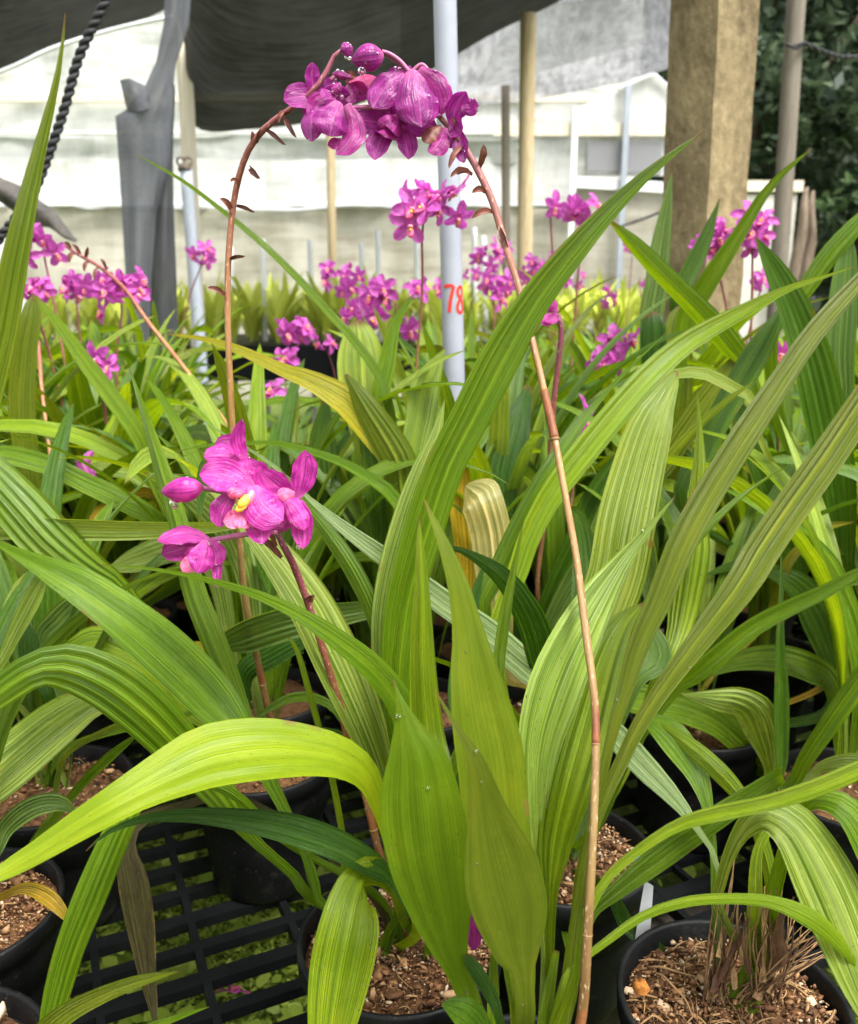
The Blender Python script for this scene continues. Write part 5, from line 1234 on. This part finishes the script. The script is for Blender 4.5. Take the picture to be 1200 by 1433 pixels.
def shed():
    t = thing('plastic_shed', (2.4, 8.2, 0), 'pale plastic gabled shed end behind the concrete post', 'shed')
    def poly(name, pts, mat, dep=.0):
        mb = MB(); vs = [P(x, y, 8.2 + dep) for x, y in pts]; n = len(vs); vs2 = [v + Vector((0, .03, 0)) for v in vs]
        fs = [tuple(range(n)), tuple(range(2 * n - 1, n - 1, -1))] + [(i, i + n, (i + 1) % n + n, (i + 1) % n) for i in range(n)]
        mb.add(vs + vs2, fs, [tuple((0, 0) for _ in f) for f in fs], M[mat]); mb.build(name, t, smooth=False)
    def zy(x, z): return None
    poly('gable_sheet', [(800, 172), (800, 155), (868, 122), (914, 102), (950, 135), (1010, 165), (1010, 172)], 'sheet')
    poly('front_sheet', [(800, 246), (800, 190), (1045, 190), (1045, 246)], 'sheetgrey', .01)
    poly('front_sheet', [(806, 460), (806, 260), (1045, 275), (1045, 460)], 'sheetbeige', .02)
    poly('beam', [(690, 190), (690, 172), (1045, 172), (1045, 190)], 'creamwood', -.06)
    poly('beam', [(800, 262), (800, 246), (1045, 262), (1045, 276)], 'whitepvc', -.05)
    poly('roof_edge', [(866, 124), (866, 120), (914, 99), (952, 133), (950, 137), (914, 104)], 'whitepvc', -.05)
    poly('window', [(822, 238), (822, 198), (926, 198), (926, 242)], 'palenet', -.03)
    for x in (800, 871):
        mb = MB(); a_ = P(x, 150 if x < 850 else 120, 8.12); b_ = P(x, 420, 8.12); box(mb, (a_ + b_) / 2, .05, .05, (a_ - b_).length, M['whitepvc' if x < 850 else 'steel']); mb.build('corner_post', t, smooth=False)
    mb = MB(); tube(mb, [P(865, 318, 8.1), P(900, 306, 8.1), P(945, 288, 8.1), P(1000, 262, 8.1)], .012, M['rope'], 6); mb.build('sag_line', t)
shed()
mb = MB(); a_ = P(1030, 257, 7.0); b_ = P(1116, 266, 7.0)
box(mb, Vector(((a_.x + b_.x) / 2, 7.1, a_.z / 2 - .04)), b_.x - a_.x, .2, a_.z - .08, M['pavewall']); ow = mb.build('low_wall', smooth=False); tag(ow, 'low pale rendered wall between the concrete post and the trees', 'wall')
mb = MB(); box(mb, Vector(((a_.x + b_.x) / 2, 7.1, a_.z - .02)), b_.x - a_.x + .06, .26, .08, M['creamwood']); q = mb.build('coping', smooth=False); q.parent = ow

# bright white sheet at far left
mb = MB(); sheet(mb, [[P(-700, 300, 3.0), P(-300, 296, 3.0), P(30, 330, 3.0)], [P(-700, 420, 3.0), P(-300, 420, 2.97), P(32, 420, 3.0)], [P(-700, 560, 3.0), P(-300, 560, 3.0), P(28, 560, 3.0)], [P(-700, 796, 3.0), P(-300, 796, 3.0), P(26, 796, 3.0)]], M['sheet'], 30, 24, .03, 4, 3)
o = mb.build('white_sheet'); tag(o, 'bright white plastic sheet behind the tall leaf at left edge', 'sheet')

# ------------------------------------------------------------------ lime bed
lb = thing('seedling_bench', (-.6, 5.9, 0), 'black bench carrying the far lime green seedlings', 'bench')
mb = MB(); box(mb, Vector((-.4, 6.1, .63)), 4.8, 2.3, .20, M['bench']); mb.build('bench_top', lb, smooth=False)
mb = MB()
for k in range(16): box(mb, Vector((-2.65 + k * .3, 4.93, .63)), .015, .03, .21, M['bench'])
mb.build('side_ribs', lb, smooth=False)
for x, y in ((-2.4, 5.15), (1.6, 5.15), (-2.4, 7.0), (1.6, 7.0)):
    mb = MB(); box(mb, Vector((x, y, .32)), .07, .07, .64, M['bench']); mb.build('leg', lb, smooth=False)
def seedling(seed):
    rr = random.Random(seed); mb = MB()
    for k in range(13):
        az = rr.random() * 6.28; ln = rr.uniform(.22, .42); C = []; W = []; p = Vector((0, 0, 0)); el = R(rr.uniform(65, 88)); dr = R(rr.uniform(10, 90))
        d2 = Vector((math.cos(az), math.sin(az), 0)); sv = Vector((-math.sin(az), math.cos(az), 0))
        for i in range(8):
            t = i / 7; C.append(p.copy()); W.append(.034 * (.25 + math.sin(math.pi * min(.97, t * .9 + .08))) * (1 if t < .99 else .1)); e = el - dr * t ** 1.6
            p += (d2 * math.cos(e) + Vector((0, 0, math.sin(e)))) * ln / 7
        blade(mb, C, W, [sv] * 8, M['lime'], .3, .0, 2, 3, 0, 0, k)
    o = mb.build('orchid_seedling'); return o
sp = [seedling(s) for s in range(5)]; su = [False] * 5
rr = random.Random(9)
for i in range(19):
    for j in range(9):
        if rr.random() < .06: continue
        k = rr.randrange(5); o = sp[k] if not su[k] else sp[k].copy()
        if su[k]: COL.objects.link(o)
        su[k] = True
        o.location = (-2.45 + i * .225 + rr.uniform(-.06, .06), 5.12 + j * .23 + rr.uniform(-.05, .05), .735)
        o.rotation_euler.z = rr.random() * 6; s = rr.uniform(.8, 1.2); o.scale = (s, s, s)
        tag(o, 'bright lime green young orchid in the far sunlit bed', 'seedling', 'lime green seedlings on the far bench')

# ------------------------------------------------------------------ trees at right
def tree(label, x, y, h, crowns, n, seed, mat, ls=.09, lean=0.0, tr=.12):
    t = thing('tree', (x, y, 0), label, 'tree', 'trees behind the nursery'); rr = random.Random(seed)
    mb = MB(); pts = [Vector((x + lean * q * h + rr.uniform(-.08, .08) * h * .1, y, h * q)) for q in (0, .2, .4, .6, .8, .95)]
    tube(mb, pts, [tr * (1 - .75 * q) for q in (0, .2, .4, .6, .8, .95)], M['bark'], 9, 24)
    for k in range(7):
        q = rr.uniform(.35, .9); b_ = Vector((x + lean * q * h, y, h * q)); c = rr.choice(crowns)
        e = Vector((x + c[0], y + c[1], c[2])); tube(mb, [b_, b_.lerp(e, .5) + Vector((0, 0, .15)), e], [tr * .35, tr * .22, tr * .06], M['bark'], 6, 10)
    mb.build('trunk', t)
    mb = MB(); tot = sum(c[3] for c in crowns)
    for c in crowns:
        nc = int(n * c[3] / tot); cl = [Vector((rr.gauss(0, .5), rr.gauss(0, .5), rr.gauss(0, .45))) * c[3] for _ in range(max(5, nc // 45))]
        for k in range(nc):
            o = Vector((x + c[0], y + c[1], c[2])) + rr.choice(cl) + Vector((rr.gauss(0, .11), rr.gauss(0, .11), rr.gauss(0, .09))) * c[3] ** .5
            if o.z < .1: continue
            s = ls * rr.uniform(.6, 1.3); d = Vector((rr.gauss(0, 1), rr.gauss(0, 1), rr.gauss(-.3, .7))).normalized(); e = d.cross(Vector((rr.gauss(0, 1), rr.gauss(0, 1), 1.5))).normalized()
            mb.add([o - d * s, o + e * s * .45, o + d * s, o - e * s * .45], [(0, 1, 2, 3)], [((0, 0), (1, 0), (1, 1), (0, 1))], M[mat])
    mb.build('crown', t, smooth=False)
tree('dark dense tree behind the grey post, hanging leaf clumps', 5.2, 10.5, 6.0, [(0, 0, 4.6, 1.5), (-.9, -.3, 3.4, 1.1), (.8, -.4, 3.0, 1.2), (.1, -.6, 2.0, 1.1), (-.5, 0, 5.6, 1.3)], 9000, 1, 'treeleaf')
tree('brighter leafy tree low at right edge of the trees', 4.75, 8.6, 3.2, [(.2, 0, 2.4, .8), (.5, -.2, 1.6, .8), (0, -.1, 1.1, .5), (.9, 0, 2.9, .9)], 7000, 2, 'treeleaf2', .06, 0, .05)
tree('dark tree rising behind concrete post beside shed', 4.1, 11.5, 6.5, [(0, 0, 4.5, 1.3), (.3, -.2, 3.0, 1.2), (-.3, 0, 5.6, 1.4), (.4, -.3, 1.7, 1.0)], 8000, 3, 'treeleaf')
tree('tall dark tree farthest right behind the others', 7.2, 12.5, 7.0, [(0, 0, 5.0, 1.8), (-.5, -.2, 3.2, 1.6), (.2, 0, 1.6, 1.4), (-1.0, 0, 6.2, 1.6)], 9000, 4, 'treeleaf')
tree('dark tree standing behind the middle of the tree group', 5.9, 14.5, 8.0, [(0, 0, 5.5, 2.2), (-.6, -.2, 3.2, 1.9), (.6, 0, 2.0, 1.8), (-1.4, 0, 7.0, 2.0), (-1.8, 0, 4.8, 1.8), (-1.5, 0, 2.0, 1.6)], 12000, 5, 'treeleaf', .12)
mb = MB(); rr = random.Random(6)
for k in range(22000):
    o = Vector((rr.uniform(2.2, 26), rr.uniform(16, 18.5), rr.uniform(0, 9))); s = .22 * rr.uniform(.6, 1.4)
    d = Vector((rr.gauss(0, 1), rr.gauss(0, .6), rr.gauss(-.2, .7))).normalized(); e = d.cross(Vector((rr.gauss(0, 1), 2, rr.gauss(0, 1)))).normalized()
    mb.add([o - d * s, o + e * s * .5, o + d * s, o - e * s * .5], [(0, 1, 2, 3)], [((0, 0), (1, 0), (1, 1), (0, 1))], M['treeleaf'])
o = mb.build('woods', smooth=False); tag(o, 'dark mass of woods far behind the right-hand trees', None, kind='stuff')
for x0, y0, x1, y1, lb_ in ((1113, 370, 1125, 285, 'pale thin bare trunk leaning at the foot of the trees, left one'), (1128, 372, 1134, 290, 'pale thin bare trunk at the foot of the trees, right one')):
    mb = MB(); a_ = P(x0, y0, 6.8); b_ = P(x1, y1, 6.8); a0 = Vector((a_.x - .1, 6.8, 0)); tube(mb, [a0, a_, a_.lerp(b_, .5) + Vector((.02, 0, 0)), b_, b_ + Vector((.03, .05, .12))], [.05, .045, .04, .03, .012], M['bark'], 9, 20)
    o = mb.build('bare_trunk'); tag(o, lb_, 'trunk')

# ------------------------------------------------------------------ small things
tg = thing('plant_tag', P(903, 1320, .66), 'white plastic plant tag tucked beside the black pot', 'tag')
mb = MB(); sheet(mb, [[P(886, 1330, .60), P(897, 1332, .60), P(908, 1326, .60)], [P(892, 1290, .60), P(902, 1291, .60), P(911, 1285, .60)], [P(902, 1232, .605), P(908, 1236, .605), P(914, 1240, .605)]], M['white'], 8, 12); mb.build('label_plate', tg)
mb = MB(); ellipsoid(mb, P(890, 1200, .63), Vector((.004, 0, 0)), Vector((0, .004, 0)), Vector((0, 0, .003)), M['blue'], 7, 10); tube(mb, [P(890, 1201, .63), P(903, 1240, .61)], .0015, M['blue'], 6, 6); mb.build('blue_peg', tg)
def fallen(x, y, z, label, s=1.0, seed=0):
    q = P(x, y, 1.0); dv = q - CAM; p = CAM + dv * ((z - CAMZ) / dv.z)
    k = seed % 4; me = fprot[k]
    o = me.copy(); COL.objects.link(o); o.parent = None
    for ch in me.children:
        c = ch.copy(); COL.objects.link(c); c.parent = o
    o.name = 'fallen_flower'; o.location = p; o.rotation_mode = 'XYZ'; o.rotation_euler = (-.3, .5, seed); o.scale = (s, s, s * .8)
    tag(o, label, 'flower')
fallen(322, 1387, BZ - .028, 'fallen magenta flower on the dark beam at lower left', .85, 1)
fallen(208, 1166, .02, 'fallen pink petals on moss under the bench', .8, 2)

# ------------------------------------------------------------------ light
SUN_EL, SUN_AZ = R(60), R(142)      # azimuth from +Y towards +X
w = bpy.data.worlds.new('World'); sc.world = w; w.use_nodes = True
nt = w.node_tree; nt.nodes.clear()
sky = nt.nodes.new('ShaderNodeTexSky'); sky.sky_type = 'NISHITA'; sky.sun_disc = False
sky.sun_elevation = SUN_EL; sky.sun_rotation = SUN_AZ; sky.air_density = 1.0; sky.dust_density = 4.0; sky.ozone_density = 1.0
hs = nt.nodes.new('ShaderNodeHueSaturation'); hs.inputs['Saturation'].default_value = 0.12
bg = nt.nodes.new('ShaderNodeBackground'); bg.inputs['Strength'].default_value = 0.15
wo = nt.nodes.new('ShaderNodeOutputWorld')
nt.links.new(sky.outputs[0], hs.inputs['Color']); nt.links.new(hs.outputs[0], bg.inputs[0]); nt.links.new(bg.outputs[0], wo.inputs[0])
sl = bpy.data.lights.new('sun', 'SUN'); sl.energy = 2.2; sl.angle = R(25); sl.color = (1, .97, .91)
so = bpy.data.objects.new('sun', sl); COL.objects.link(so)
dirv = Vector((math.sin(SUN_AZ) * math.cos(SUN_EL), math.cos(SUN_AZ) * math.cos(SUN_EL), math.sin(SUN_EL)))
so.rotation_euler = dirv.to_track_quat('Z', 'Y').to_euler(); so.location = dirv * 20

sc.view_settings.view_transform = 'Standard'; sc.view_settings.look = 'None'
sc.view_settings.exposure = 1.45; sc.view_settings.gamma = 1.0
sc.cycles.max_bounces = 10; sc.cycles.transparent_max_bounces = 12; sc.cycles.transmission_bounces = 8
sc.cycles.use_denoising = True
